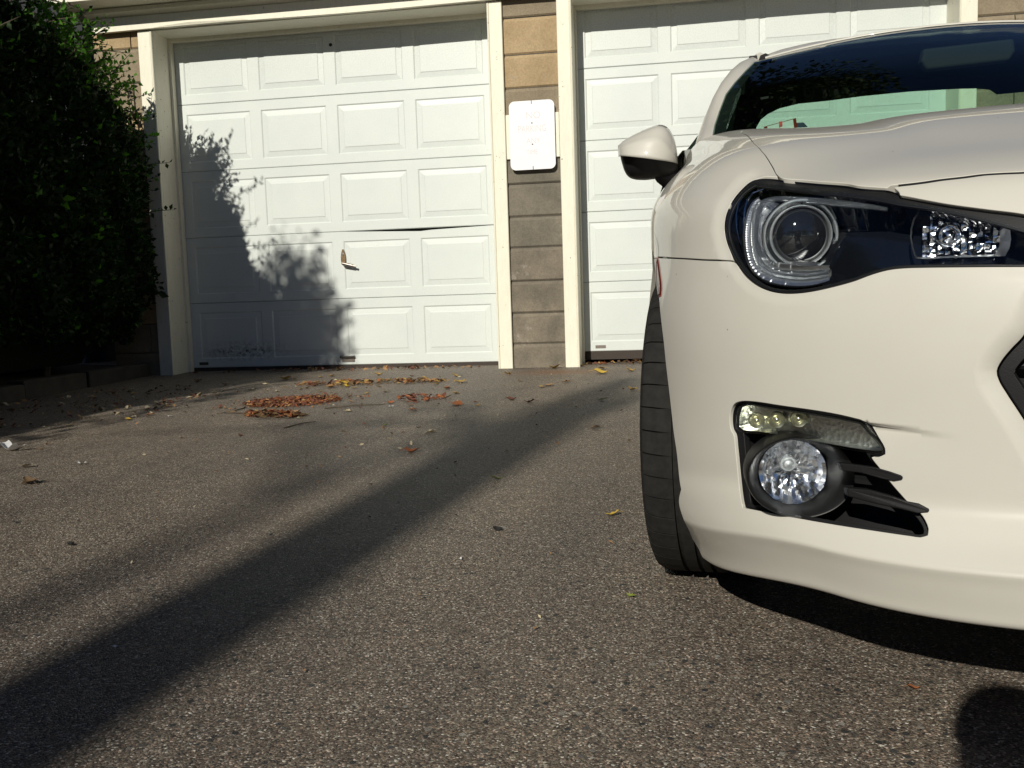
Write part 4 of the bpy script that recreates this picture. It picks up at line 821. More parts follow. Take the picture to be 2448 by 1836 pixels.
PK_L = [(-.36, .642), (-.392, .612)] + d_['grille_peak'] + [(-.34, .296), (-.31, .276)]
def arcw(a0, a1, n=14, R=.352, c=(.86, .318)):
    return [vw2st(c[0] - R * math.cos(math.radians(a0 + (a1 - a0) * i / n)), c[1] + R * math.sin(math.radians(a0 + (a1 - a0) * i / n))) for i in range(n + 1)]
def lipq(v): return -float(np.interp(v - .16, BODY.pv, BODY.ss))
FOG = d_['fog_open']; FOGL = d_['fog_left']; CR2 = d_['crease2']; FCR = d_['fog_crease']
CR2b = [(a, b - .004) for a, b in CR2]
GLH = [tuple(p_) for p_ in smooth_loop(GRILLE, .012) if p_[0] < .01]
GLH = sorted([p_ for p_ in GLH if p_[1] > .503], key=lambda p_: -p_[0]) + sorted([p_ for p_ in GLH if p_[1] <= .503], key=lambda p_: p_[0])
def bumper_disp(q, t):
    sh = q.shape; P = np.stack([-np.abs(q).ravel(), t.ravel()], 1); d = np.zeros(len(P))
    g = segdist(P, GLH); wk = .026; d -= .013 * np.clip(1 - g / wk, 0, 1) ** 1.6
    h = segdist(P, HLL + HLT[:2]); d -= .0045 * sm(1 - h / .034) * (P[:, 1] < .87)
    h = segdist(P, HLB); d -= .0022 * sm(1 - h / .02)
    f = segdist(P, FOGL); d -= .016 * np.clip(1 - f / np.interp(P[:, 1], [.26, .37], [.017, .010]), 0, 1) * (P[:, 0] < -.888) * (P[:, 1] < .40)
    yc = np.interp(P[:, 0], [p[0] for p in CR2], [p[1] for p in CR2]); below = yc - P[:, 1]
    fade = sm((-.47 - P[:, 0]) / .15) * (P[:, 0] > -.66)
    d -= .011 * fade * np.clip(below / .004, 0, 1) * np.exp(-np.clip(below, 0, 1) / .03) * (below > 0)
    return d.reshape(sh)
def fender_disp(q, t):
    P = np.stack([-np.abs(q).ravel(), t.ravel()], 1); h = segdist(P, HLL + HLT[:2])
    return (-.0045 * sm(1 - h / .034)).reshape(q.shape)
bl = [(0, .7755)] + GHN[::-1] + [HLR[0]] + HLR[1:] + TIP + HLB + GBF + [vw2st(.672, .622)] + d_['arch_f'] + [(-1.083, .125), (-1.06, .075), (-1.03, .03), (-.97, 0.)] + [(-.9 + .1 * i_, 0.) for i_ in range(10)]
tq = [float(np.interp(w_, BODY.W(np.linspace(.1, .5, 400)), np.linspace(.1, .5, 400))) for w_ in (.162, .2335, .297)]
GL_ = smooth_loop(GRILLE, .006); PKX = inset(GL_, -.024 if area(GL_) > 0 else .024)
FCRx = [(a_ - float(np.interp(b_, [.26, .37], [.017, .010])), b_) for a_, b_ in FOGL]
LIPL = [[(-1.12, t_), (1.12, t_)] for t_ in tq]
bumper = panel('bumper', bl + mirror(bl)[::-1][1:-1], 'paint', holes=[GRILLE, FOG, mirror(FOG)], creases=[FCRx, CR2, CR2b, mirror(FCRx)], disp=bumper_disp, near=[HLL, HLB[-8:], CR2, FCRx, [tuple(p_) for p_ in PKX[::2]]] + LIPL, depth=.012)
fl = HLL + HLT[:4] + GHF + [(-.80, 1.50)] + [vw2st(1.42, w_) for w_ in (.925, .915, .905, .89, .875, .86, .84, .82, .80, .78, .76, .73, .70, .65, .6, .55, .5, .45, .4, .35, .3, .24)] + [vw2st(1.22, .24)] + arcw(192, 57, 26) + GBF[::-1]
panel('fender', fl, 'paint', disp=fender_disp, near=[HLL], creases=())
panel('fender', mirror(fl), 'paint')
tc = float(np.interp(1.10, BODY.B(np.linspace(.6, BODY.tmax, 400)), np.linspace(.6, BODY.tmax, 400)))
hl_ = [(0, .780)] + [(a_, b_ + .0042) for a_, b_ in GHN[::-1]] + HLT[::-1][:-4] + GHF[1:] + [(-.80, 1.50), (-.5, tc + .01), (0, tc)]
panel('hood', hl_ + mirror(hl_)[::-1][1:-1], 'paint', depth=.014)
# black strips laid in the panel gaps, shade put in as colour
def strip(name, line, half, off, mat):
    for sgn in (1, -1):
        P = smooth_loop(line, .012, closed=False); t = np.gradient(P, axis=0); t /= np.linalg.norm(t, axis=1, keepdims=True); n = np.stack([-t[:, 1], t[:, 0]], 1); mb = MB()
        for e in (-half, half): q = P + n * e; mb.add(surfP(sgn * q[:, 0], q[:, 1], off), [])
        k = len(P); mb.f = [(i, i + 1, k + i + 1, k + i) for i in range(k - 1)]; mb.m = [0] * (k - 1); mb.build(name, mat, CAR, True)
strip('panel_gap', GHF[1:], .0027, -.0010, 'seam'); strip('panel_gap', GBF[1:-1], .0018, -.0030, 'seam')
strip('panel_gap', [(a_, b_ + .0021) for a_, b_ in GHN[1:]] + [(-.2, .7785), (0, .7778)], .0036, -.0008, 'seam')

# ---- headlights
LENS = d_['lens']
for side in (1, -1):
    X = (lambda L: L) if side == 1 else mirror
    F3 = (lambda p: tuple(p)) if side == 1 else (lambda p: (-p[0], p[1], p[2]))
    H = panel('headlight', X(HL), 'gloss', off=-.072, depth=-.068, gap=0., spacing=.02)
    panel('lens_cover', X(LENS), 'lens', off=-.002, depth=.006, gap=.0002, parent=H, spacing=.012)
    panel('lamp_seal', X(HL), 'black', holes=[X(LENS)], off=-.0075, depth=.004, gap=0., parent=H, spacing=.02)
    G = [Vector(F3(p)) for p in DATA['guide']]
    fine = []
    for i in range(len(G) - 1):
        for k in range(5):
            f = k / 5; p0 = G[max(i - 1, 0)]; p1 = G[i]; p2 = G[i + 1]; p3 = G[min(i + 2, len(G) - 1)]
            fine.append(.5 * ((2 * p1) + (p2 - p0) * f + (2 * p0 - 5 * p1 + 4 * p2 - p3) * f * f + (3 * p1 - p0 - 3 * p2 + p3) * f ** 3))
    fine.append(G[-1])
    def sweep(name, path, prof, mat, smooth=True, taper=0., flute=0.):
        if flute:
            L_ = [0.]
            for a_, b_ in zip(path[:-1], path[1:]): L_.append(L_[-1] + (b_ - a_).length)
            q_ = np.arange(0, L_[-1], .0008); A_ = np.array(path); path = [Vector([float(np.interp(x_, L_, A_[:, k_])) for k_ in range(3)]) for x_ in q_]
        vs = []; uv = []; L = 0; m = len(prof); nn = len(path)
        for i, p in enumerate(path):
            t = (path[min(i + 1, nn - 1)] - path[max(i - 1, 0)]).normalized(); n = t.cross(Vector((0, 1, 0))).normalized(); f = t.cross(n).normalized()
            if f.y > 0: f = -f
            if side == -1: n = -n
            if i: L += (p - path[i - 1]).length
            k = 1 - taper * (abs(2 * i / (nn - 1) - 1) ** 4)
            fl_ = flute * math.sin(L * 2 * math.pi / .0036 + 3 * math.sin(L * 60)) if flute else 0.
            if flute: fl_ -= .26 * (p.z % .0036)          # stepped facets that look up towards the light
            for a, b in prof: vs.append(p + n * a * k + f * (b + fl_ + ((.12 * n.x - .26 * n.z) * a * k if flute else 0.))); uv.append((L * 8, a))
        fs = [(i * m + k, i * m + k + 1, (i + 1) * m + k + 1, (i + 1) * m + k) for i in range(nn - 1) for k in range(m - 1)]
        mb = MB().add(vs, fs); o = mb.build(name, mat, H, smooth, 50); ul = o.data.uv_layers.new(name='UVMap')
        for lp in o.data.loops: ul.data[lp.index].uv = uv[lp.vertex_index]
        return o
    sweep('light_guide', fine, [(-.0050, -.002), (-.0041, .0017), (-.0014, .0038), (.0014, .0038), (.0041, .0017), (.0050, -.002)], 'ribbed')
    sweep('chrome_bezel', fine[44:], [(-.0175, -.006), (-.0165, .0012), (-.0145, .0030), (-.0115, .0022), (-.0075, .0004), (-.0055, -.003), (.0055, -.003), (.0075, .0004), (.0115, .0026), (.0155, .0036), (.0168, .0010)], 'lampchrome', taper=.35, flute=.00010)
    lo = fine[52:-6]
    sweep('chrome_wing', lo, [(.006, -.010), (.015, -.006), (.021, -.010), (.025, -.020)], 'lampchrome', taper=.3, flute=.00010)
    cc0 = Vector(F3(DATA['proj'])); fp = fine[38:-2]; q_ = []; L_ = [0.]
    for a_, b_ in zip(fp[:-1], fp[1:]): L_.append(L_[-1] + (b_ - a_).length)
    A_ = np.array(fp); pp = [Vector([float(np.interp(x_, L_, A_[:, k_])) for k_ in range(3)]) for x_ in np.arange(0, L_[-1], .0009)]
    vs = []
    for i_, p_ in enumerate(pp):
        r_ = p_ - cc0; r_.y = 0; u_ = r_.normalized(); ft = .0004 * math.sin(i_ * 2 * math.pi / 4.3)
        for f_ in (0, .25, .5, .75, 1.):
            w_ = r_.length * (1 - f_) + .056 * f_; vs.append(Vector((cc0.x + u_.x * w_, p_.y * (1 - f_) + cc0.y * f_ + .006 + .010 * math.sin(math.pi * f_) + ft, cc0.z + u_.z * w_)))
    mb = MB().add(vs, [(5 * i_ + k_, 5 * i_ + k_ + 1, 5 * i_ + k_ + 6, 5 * i_ + k_ + 5) for i_ in range(len(pp) - 1) for k_ in range(4)]); mb.build('reflector_bowl', 'bowlchrome', H, True, 60)
    for k_, w_ in (('chrome1', .0018), ('chrome2', .0011)):
        P = [Vector(F3(p)) for p in DATA[k_]]; mb = MB(); mb.tube(P, [w_ * .4] + [w_] * (len(P) - 2) + [w_ * .4], 8); mb.build('chrome_strip', 'chrome', H, True)
    c = Vector(F3(DATA['proj'])); ax = Vector((.02 * side, -1, .0)).normalized()
    mb = MB(); mb.lathe([(.0445, -.004), (.0445, .006), (.0430, .0085), (.0412, .007), (.0405, -.004)], c, ax, 64); mb.build('lens_ring', 'satin', H, True, 50)
    mb = MB(); mb.lathe([(.054, -.010), (.0545, .000), (.0528, .003), (.0505, .0005), (.0495, -.012), (.0445, -.012)], c, ax, 64); mb.build('outer_ring', 'satin', H, True, 50)
    mb = MB(); mb.lathe([(.0495, -.011), (.0445, -.009)], c, ax, 64); mb.build('ring_gap', 'gloss', H, True)
    mb = MB(); mb.lathe([(.0001, .020)] + [(.0405 * math.sin(a), -.002 + .022 * math.cos(a)) for a in np.linspace(.08, math.pi / 2, 16)], c, ax, 64); mb.build('projector_lens', 'projlens', H, True, 80)
    T = [F3(p) for p in DATA['turn']]; TI = [F3(p) for p in DATA['turn_in']]; n = len(TI)
    T = T[:n] if len(T) >= n else T
    ctr = np.mean(np.array(TI), 0)
    # reflector bowl: rim, wall and a faceted back made of small tilted cells
    mb = MB(); k = len(T); To = smooth3 = T
    rim = [Vector(p) for p in DATA['turn']]; rim = [Vector(F3(p)) for p in DATA['turn']]
    C0 = sum(rim, Vector()) / len(rim)
    rings = [(1.0, .004), (.985, -.001), (.95, .008), (.90, .022)]
    for s_, dy in rings: mb.add([C0 + (p - C0) * s_ + Vector((0, dy, 0)) for p in rim], [])
    m_ = len(rim)
    for r in range(len(rings) - 1):
        for i in range(m_): mb.f.append((r * m_ + i, r * m_ + (i + 1) % m_, (r + 1) * m_ + (i + 1) % m_, (r + 1) * m_ + i)); mb.m.append(0)
    mb.build('reflector_rim', 'lampchrome', H, True, 60)
    ring = [Vector(F3(p)) for p in DATA['turn_in']]; mb = MB(); poly = [(p.x, p.z) for p in ring]; xs_ = [p[0] for p in poly]; zs_ = [p[1] for p in poly]
    cs = .0085; yb = np.mean([p.y for p in ring]); sl = np.polyfit([p.x for p in ring], [p.y for p in ring], 1)
    gx = np.arange(min(xs_), max(xs_), cs); gzv = np.arange(min(zs_), max(zs_), cs)
    for a in gx:
        for b in gzv:
            if not inpoly(np.array([[a + cs / 2, b + cs / 2]]), poly)[0]: continue
            y0 = sl[0] * a + sl[1] + .004; tx, tz, tb = random.uniform(-.38, .38), random.uniform(-.25, .55), random.uniform(-.002, .002)
            f = lambda i, j: (a + i * cs, y0 + tb + tx * (i - .5) * cs + tz * (j - .5) * cs, b + j * cs)
            cc_ = (a + cs / 2, y0 + tb - .0018, b + cs / 2); q = [f(0, 0), f(1, 0), f(1, 1), f(0, 1)]
            mb.add(q + [cc_], [(0, 1, 4), (1, 2, 4), (2, 3, 4), (3, 0, 4)])
    mb.build('reflector', 'facet', H, True, 80)
    p = Vector(F3(DATA['turn_bulb'])); mb = MB(); mb.lathe([(.0, .010), (.006, .009), (.009, .004), (.0125, .004), (.0135, .007), (.015, .006), (.0165, .0)], p, (0, -1, 0), 32); mb.build('bulb_cap', 'facet', H, True, 60)
    # ---- running light, fog lamp and their black insert
    FB = panel('fog_insert', X(FOG), 'black', off=-.085, depth=-.080, gap=0., spacing=.02)
    panel('insert_rim', X(FOG), 'black', holes=[inset(smooth_loop(X(FOG), .006), .006 if area(smooth_loop(X(FOG), .006)) > 0 else -.006)], off=-.012, depth=.01, gap=0., spacing=.03, parent=FB)
    for k_ in ('fin1', 'fin2'):
        P = [Vector(F3(q)) for q in DATA[k_]]; P = P if side == 1 else P[::-1]
        bk = [q + Vector((.0, .030, -.004)) for q in P]; n = len(P); mb = MB().add(P + bk, [tuple(range(n))[::-1], tuple(range(n, 2 * n))] + [(i, (i + 1) % n, n + (i + 1) % n, n + i) for i in range(n)]); bev(mb.build('fin', 'black', FB), .0025, 3)
    DR_ = panel('running_light', X(d_['drl']), 'facet2', off=-.022, depth=-.020, gap=.002, spacing=.01)
    panel('lens', X(d_['drl']), 'lens', off=.003, depth=.006, gap=.0003, spacing=.01, parent=DR_)
    for p in DATA['leds']:
        p = Vector(F3(p)); mb = MB(); mb.lathe([(0, .004), (.003, .0035), (.005, .0), (.0085, .004), (.0115, .006), (.0125, .000)], p, (0, -1, 0), 28); mb.build('led_cup', 'led', DR_, True, 60)
    FL = empty('fog_lamp', (0, 0, 0), CAR); fr = Vector(F3(DATA['fogrim'])); fc = Vector(F3(DATA['fogc']))
    mb = MB(); N_ = 64
    rings = [(fr, .0765, .0615, -.05, 0), (fr, .076, .061, -.002, 0), (fr, .0745, .0597, .005, 0), (fr, .0722, .0576, .004, 0), (fr * .55 + fc * .45, .060, .052, 0, 0), (fc, .0505, .0485, -.002, 0)]
    for cc_, rx, rz, h, _ in rings: mb.add([cc_ + Vector((rx * math.cos(2 * math.pi * i / N_), -h, rz * math.sin(2 * math.pi * i / N_))) for i in range(N_)], [])
    for r in range(len(rings) - 1):
        for i in range(N_): mb.f.append((r * N_ + i, r * N_ + (i + 1) % N_, (r + 1) * N_ + (i + 1) % N_, (r + 1) * N_ + i)); mb.m.append(0)
    mb.build('fog_bezel', 'bezel', FL, True, 50)
    # bowl with vertical flutes, bulb shield, glass
    mb = MB(); R_ = 9; Cn = 40
    for r in range(R_ + 1):
        a = r / R_
        for i in range(Cn):
            t = 2 * math.pi * i / Cn; rr = .0485 * a; x = rr * math.cos(t); z = rr * math.sin(t)
            y = .030 * (1 - a * a) + .0028 * math.cos(x * 520) * a + .0012 * math.cos(z * 700); mb.add([fc + Vector((x, y, z))], [])
    for r in range(R_):
        for i in range(Cn): mb.f.append((r * Cn + i, (r + 1) * Cn + i, (r + 1) * Cn + (i + 1) % Cn, r * Cn + (i + 1) % Cn)); mb.m.append(0)
    mb.build('reflector', 'bowl', FL, True, 25)
    mb = MB(); mb.lathe([(0, .003), (.006, .002), (.0085, -.003), (.011, -.003), (.0125, -.012)], fc + Vector((-.006, 0, .012)), (0, -1, 0), 28); mb.build('bulb_shield', 'satin', FL, True, 50)
    mb = MB(); mb.lathe([(.0001, .007)] + [(.0495 * math.sin(a), .007 * math.cos(a)) for a in np.linspace(.15, math.pi / 2, 10)], fc, (0, -1, 0), 48); mb.build('lens', 'lens', FL, True, 80)
    # ---- side marker lamp
    mk = [(a * 1.0, b) for a, b in d_['marker']]; t0, t1 = .664, .594
    mc = np.mean(np.array(mk), 0); mo = [tuple(mc + (np.array(p) - mc) * 1.12) for p in mk]
    SMK = panel('side_marker', X(mk), 'marker', off=.0030, depth=.004, gap=0., spacing=.02, step=.01)
    panel('marker_base', X(mo), 'red', off=.0008, depth=.003, gap=0., spacing=.02, step=.01, parent=SMK)

# ---- grille
GRI = panel('grille', GRILLE, 'black', off=-.055, depth=-.048, gap=0., spacing=.03)
panel('grille_frame', GRILLE, 'black', holes=[inset(smooth_loop(GRILLE, .006), .017)], off=-.012, depth=.02, gap=.001, spacing=.02, parent=GRI)
mb = MB()
for k in range(9):
    t = .335 + k * .034; s = np.linspace(-.43, .43, 40); ok = inpoly(np.stack([s, np.full(40, t)], 1), GRILLE); s = s[ok]
    if len(s) > 3: mb.tube([tuple(p) for p in surfP(s, np.full(len(s), t), -.035)], .005, 6)
o = mb.build('grille_bar', 'black', GRI, True)
# ---- glass house
pin = [Vector(p) for p in DATA['pil_in']]; pout = [Vector(p) for p in DATA['pil_out']]
side_pts = [Vector((-.735, 1.36, .925))] + pin
def polyat(P, f):
    L = [0.]
    for a, b in zip(P[:-1], P[1:]): L.append(L[-1] + (b - a).length)
    x = f * L[-1]; i = min(len(P) - 2, max(0, int(np.searchsorted(L, x)) - 1)); k = (x - L[i]) / (L[i + 1] - L[i] + 1e-9); return P[i].lerp(P[i + 1], k)
cx = Spl([0, .5, 1.], [1.08, 1.47, 1.940]); cz = Spl([0, .5, 1.], [.905, 1.128, 1.3152])
def ws(p, q):
    S = polyat(side_pts, q); C = Vector((0, float(cx(q)), float(cz(q)))); a = p * p
    return Vector((S.x * -p if p > 0 else S.x * -p, C.y + (S.y - C.y) * a, C.z + (S.z - C.z) * a))
def grid_mesh(name, fn, us, vs, mat, flip=False, smooth=True, parent=None):
    mb = MB(); n = len(us)
    for q in vs: mb.add([fn(p, q) for p in us], [])
    for j in range(len(vs) - 1):
        for i in range(n - 1):
            f = (j * n + i, j * n + i + 1, (j + 1) * n + i + 1, (j + 1) * n + i); mb.f.append(f[::-1] if flip else f); mb.m.append(0)
    return mb.build(name, mat, parent or CAR, smooth, 80)
us = np.linspace(-1, 1, 41); vs = np.linspace(0, 1, 26)
WS = grid_mesh('windshield', ws, us, vs, 'glass')
# dark ceramic border round the glass
def wsb(p, q, o=.003): v = ws(p, q); return v + Vector((0, .002, -o))
mb = MB()
for p0, p1 in ((-1, -.955), (.955, 1)):
    b = len(mb.v); mb.add([wsb(p0, q) for q in vs] + [wsb(p1, q) for q in vs], []); n = len(vs)
    mb.f += [(b + i, b + n + i, b + n + i + 1, b + i + 1) for i in range(n - 1)]; mb.m += [0] * (n - 1)
b = len(mb.v); mb.add([wsb(p, .955) for p in us] + [wsb(p, 1) for p in us], []); n = len(us); mb.f += [(b + i, b + i + 1, b + n + i + 1, b + n + i) for i in range(n - 1)]; mb.m += [0] * (n - 1)
mb.build('glass_border', 'seam', WS, True)
# roof: white lip at the head of the glass, two shallow bubbles, then down to the rear window
hl_x = [0, .06, .12, .19, .25, .30, .36, .42, .48, .52, .545]; hl_h = [.004, .003, .0045, .007, .009, .013, .017, .018, .018, .014, .010]
def roof(p, q):
    pp = p * .968; e = ws(pp, 1.0); x = abs(e.x); h = float(np.interp(x, hl_x, hl_h))
    k = [(-.004, .0), (-.004, .0045), (.002, .0065), (.03, h), (.08, h + .010), (.18, h + .018), (.30, h + .014), (.42, h - .006), (.52, h - .035)][q]
    return Vector((e.x * (1 - .02 * max(0, q - 4)), e.y + k[0] - (max(0, q - 3) / 5 * (e.y - 1.94) * .8), e.z + k[1]))
grid_mesh('roof', roof, us, range(9), 'paint')
for sg in (1, -1):
    f = (lambda v: v) if sg == 1 else (lambda v: Vector((-v.x, v.y, v.z)))
    mb = MB(); rows = []
    for i in range(len(pin)):
        a, b = pin[i], pout[i]
        m1 = a.lerp(b, .35) + Vector((-.004, -.012, .002)); m2 = a.lerp(b, .72) + Vector((-.004, -.012, .002))
        rows.append([a + Vector((.004, .008, 0)), a + Vector((-.001, -.004, 0)), m1, m2, b + Vector((0, -.003, 0)), b + Vector((-.001, .01, 0)), b + Vector((.004, .09, .01)), b + Vector((.02, .26, .02))])
    r0 = rows[0]; rows.insert(0, [v + Vector((-.012, -.09, -.075)) for v in r0])
    for r in rows: mb.add([f(v) for v in r], [])
    k = 8
    for i in range(len(rows) - 1):
        for j in range(k - 1): q = (i * k + j, (i + 1) * k + j, (i + 1) * k + j + 1, i * k + j + 1); mb.f.append(q if sg == 1 else q[::-1]); mb.m.append(0)
    mb.build('windshield_pillar', 'paint', CAR, True, 45)
    mb = MB()
    for i in range(len(pin)): mb.add([f(pin[i] + Vector((.006, .012, -.004))), f(pin[i] + Vector((-.01, .16, .0))), f(pin[i] + Vector((-.03, .42, .02)))], [])
    for i in range(len(pin) - 1):
        for j in (0, 1): mb.f.append((3 * i + j, 3 * i + 3 + j, 3 * i + 4 + j, 3 * i + j + 1)); mb.m.append(0)
    mb.build('pillar_trim', 'interior', CAR)
    mb = MB(); a = f(Vector((-.570, 2.045, 1.292))); mb.box(a.x - .012, a.y, a.z - .02, a.x + .012, a.y + .06, a.z + .001); mb.build('roof_joint', 'seam', CAR)
    # roof rail, side glass and door
    tops = [(.565, 2.10, 1.285), (.575, 2.25, 1.305), (.57, 2.45, 1.27), (.56, 2.8, 1.17), (.60, 3.2, 1.03), (.66, 3.5, .95)]
    bots = [(.80, 1.50, .93), (.815, 1.8, .935), (.82, 2.2, .94), (.82, 2.6, .945), (.80, 3.1, .945), (.72, 3.52, .935)]
    mb = MB(); mb.add([f(Vector((-a, b, c))) for a, b, c in tops] + [f(Vector((-a, b, c))) for a, b, c in bots], [])
    for i in range(5): q = (i, i + 1, 7 + i, 6 + i); mb.f.append(q if sg == -1 else q[::-1]); mb.m.append(0)
    mb.build('side_window', 'sideglass', CAR, True)
    mb = MB(); mb.tube([f(Vector((-a + .004, b, c + .004))) for a, b, c in [(.551, 2.06, 1.285)] + tops], .016, 8); mb.build('roof_rail', 'paint', CAR, True)
    mb = MB(); mb.tube([f(Vector((-a + .020, b, c - .006))) for a, b, c in [(.551, 2.06, 1.285)] + tops[:4]], .022, 8); mb.build('rail_trim', 'interior', CAR, True)
    # body side from the door back
    V_ = [1.425, 1.8, 2.3, 2.6, 2.9, 3.2, 3.45, 3.7, 3.95, 4.12, 4.2]
    def sec(v):
        kx_ = 1 - .20 * max(0, (v - 3.6) / .6) ** 2; bulge = .012 * math.exp(-((v - 3.4) / .5) ** 2)
        return [(-(x + (bulge if z > .4 else 0)) * kx_, v, z + dz) for x, z, dz in ((.80, .20, 0), (.855, .27, 0), (.868, .40, 0), (.882, .55, 0), (.884, .70, 0), (.868, .80, 0), (.84, .88, .01), (.80, .925, .01), (.60, .955, -.02 * max(0, v - 3.5)))]
    def band(name, va, vb):
        vv = sorted({va, vb, *[x for x in V_ if va < x < vb], *np.linspace(va, vb, 8)}); mb = MB()
        for v in vv: mb.add([f(Vector(p)) for p in sec(v)], [])
        for i in range(len(vv) - 1):
            for j in range(8):
                vm = (vv[i] + vv[i + 1]) / 2; zc = (sec(vm)[j][2] + sec(vm)[j + 1][2]) / 2
                if math.hypot(vm - 3.43, zc - .318) < .345 and j < 6: continue
                q = (i * 9 + j, i * 9 + j + 1, (i + 1) * 9 + j + 1, (i + 1) * 9 + j); mb.f.append(q if sg == -1 else q[::-1]); mb.m.append(0)
        return mb.build(name, 'paint', CAR, True, 40)
    mb = MB(); mb.add([f(Vector(p)) for p in ((-.775, 1.25, .22), (-.775, 1.55, .22), (-.775, 1.55, .90), (-.775, 1.25, .90), (-.70, 1.25, .92), (-.70, 1.55, .92))], [(0, 1, 2, 3), (3, 2, 5, 4)]); mb.build('dark_gap_filler', 'seam', CAR)  # black filler added so the gap between fender and door stays dark
    band('door', 1.426, 2.52); band('rear_quarter', 2.526, 4.2)
# rear window, boot, tail
mb = MB(); W_ = [(.54, 2.462, 1.262), (.60, 3.0, 1.10), (.62, 3.4, .985)]
for a, b, c in W_: mb.add([(-a, b, c - .03), (-a * .5, b, c), (0, b, c + .008), (a * .5, b, c), (a, b, c - .03)], [])
for r in range(2):
    for i in range(4): mb.f.append((5 * r + i, 5 * r + i + 1, 5 * r + 6 + i, 5 * r + 5 + i)); mb.m.append(0)
mb.build('rear_window', 'glass', CAR, True)
mb = MB(); rows = [(3.41, .985, .66), (3.6, .97, .66), (4.0, .955, .62), (4.19, .965, .60), (4.235, .90, .62), (4.22, .6, .66), (4.22, .3, .64), (4.1, .2, .6)]
for v, z, w in rows: mb.add([(-w * k, v - .02 * 0 - .06 * (k * k) * (v > 4.1), z) for k in (-1, -.5, 0, .5, 1)], [])
for r in range(len(rows) - 1):
    for i in range(4): mb.f.append((5 * r + i, 5 * r + 5 + i, 5 * r + 6 + i, 5 * r + i + 1)); mb.m.append(0)
mb.build('boot_lid', 'paint', CAR, True, 40)
mb = MB(); mb.box(-.60, .45, .168, .60, 4.05, .19); mb.box(-.60, .40, .20, .60, 1.1, .60); mb.box(-.62, 1.1, .20, .62, 1.2, .86); mb.build('underbody', 'seam', CAR)
# cabin
IN = empty('cabin', (0, 0, 0), CAR)
mb = MB(); mb.add([(-.70, 1.36, .90), (.70, 1.36, .90), (.70, 1.75, .905), (-.70, 1.75, .905), (.70, 1.75, .6), (-.70, 1.75, .6), (.72, 1.1, .86), (-.72, 1.1, .86)], [(0, 1, 2, 3), (3, 2, 4, 5), (7, 6, 1, 0)]); mb.build('dashboard', 'interior', IN)
mb = MB(); mb.box(-.78, 1.2, .25, .78, 3.4, .28); mb.add([(-.79, 1.5, .25), (-.79, 3.4, .25), (-.79, 3.4, .92), (-.79, 1.5, .92), (.79, 1.5, .25), (.79, 3.4, .25), (.79, 3.4, .92), (.79, 1.5, .92)], [(0, 1, 2, 3), (7, 6, 5, 4)]); mb.build('cabin_floor', 'interior', IN)
mb = MB(); hd = [(2.0, 1.285), (2.2, 1.295), (2.44, 1.255)]
for v, z in hd: mb.add([(-.55, v, z - .03), (-.3, v, z), (0, v, z), (.3, v, z), (.55, v, z - .03)], [])
for r in range(2):
    for i in range(4): mb.f.append((5 * r + i, 5 * r + i + 1, 5 * r + 6 + i, 5 * r + 5 + i)); mb.m.append(0)
mb.build('headliner', 'interior', IN)
ap = [(p[0], p[2]) for p in DATA['rear_ap']] + [(.385, 1.19), (.43, 1.165), (.47, 1.12), (.485, 1.06), (.49, .90), (-.545, .90)]
outer = [(-.70, .80), (.70, .80), (.70, .97), (.585, 1.245), (.3, 1.262), (0, 1.266), (-.3, 1.262), (-.585, 1.245), (-.70, .97)]
vv = [Vector(p) for p in outer + ap]; no, na = len(outer), len(ap)
r = delaunay_2d_cdt(vv, [(i, (i + 1) % no) for i in range(no)] + [(no + i, no + (i + 1) % na) for i in range(na)], [], 0, 1e-6)
T = [t for t in r[2] if inpoly(np.array([np.mean([[r[0][i].x, r[0][i].y] for i in t], 0)]), outer)[0] and not inpoly(np.array([np.mean([[r[0][i].x, r[0][i].y] for i in t], 0)]), ap)[0]]
mb = MB().add([(v.x, 2.45, v.y) for v in r[0]], T); mb.build('rear_header', 'interior', IN)
for sx, zt in ((.37, 1.135), (-.37, .97)):
    ST_ = MB(); ST_.box(sx - .25, 1.95, .35, sx + .25, 2.35, .50); ST_.prism([(sx - .24, 2.25, .45), (sx + .24, 2.25, .45), (sx + .21, 2.36, .88), (sx - .21, 2.36, .88)], (0, .10, .03)); bev(ST_.build('seat', 'cloth', IN), .04, 4)
    mb = MB(); mb.prism([(sx + .125 * math.cos(a) * (1.05 if math.sin(a) < 0 else 1), 2.33, zt - .11 + .11 * math.copysign(abs(math.sin(a)) ** .6, math.sin(a))) for a in np.linspace(0, 2 * math.pi, 28)[:-1]][::-1], (0, .07, 0)); bev(mb.build('headrest', 'cloth', IN), .02, 3)
mb = MB(); n = 40
mb.tube([(.37 + .18 * math.cos(2 * math.pi * i / n), 1.80 - .05 * math.sin(2 * math.pi * i / n), .80 + .17 * math.sin(2 * math.pi * i / n)) for i in range(n + 1)], .014, 8); mb.tube([(.37, 1.80, .80), (.37, 1.65, .78)], .03, 8); mb.build('steering_wheel', 'interior', IN, True)
mb = MB(); mb.prism([(-.12, 1.80, 1.225), (.12, 1.80, 1.235), (.125, 1.80, 1.20), (.11, 1.80, 1.175), (-.11, 1.80, 1.165), (-.125, 1.80, 1.19)], (0, .04, 0)); bev(mb.build('rear_view_mirror', 'interior', IN), .008, 3)
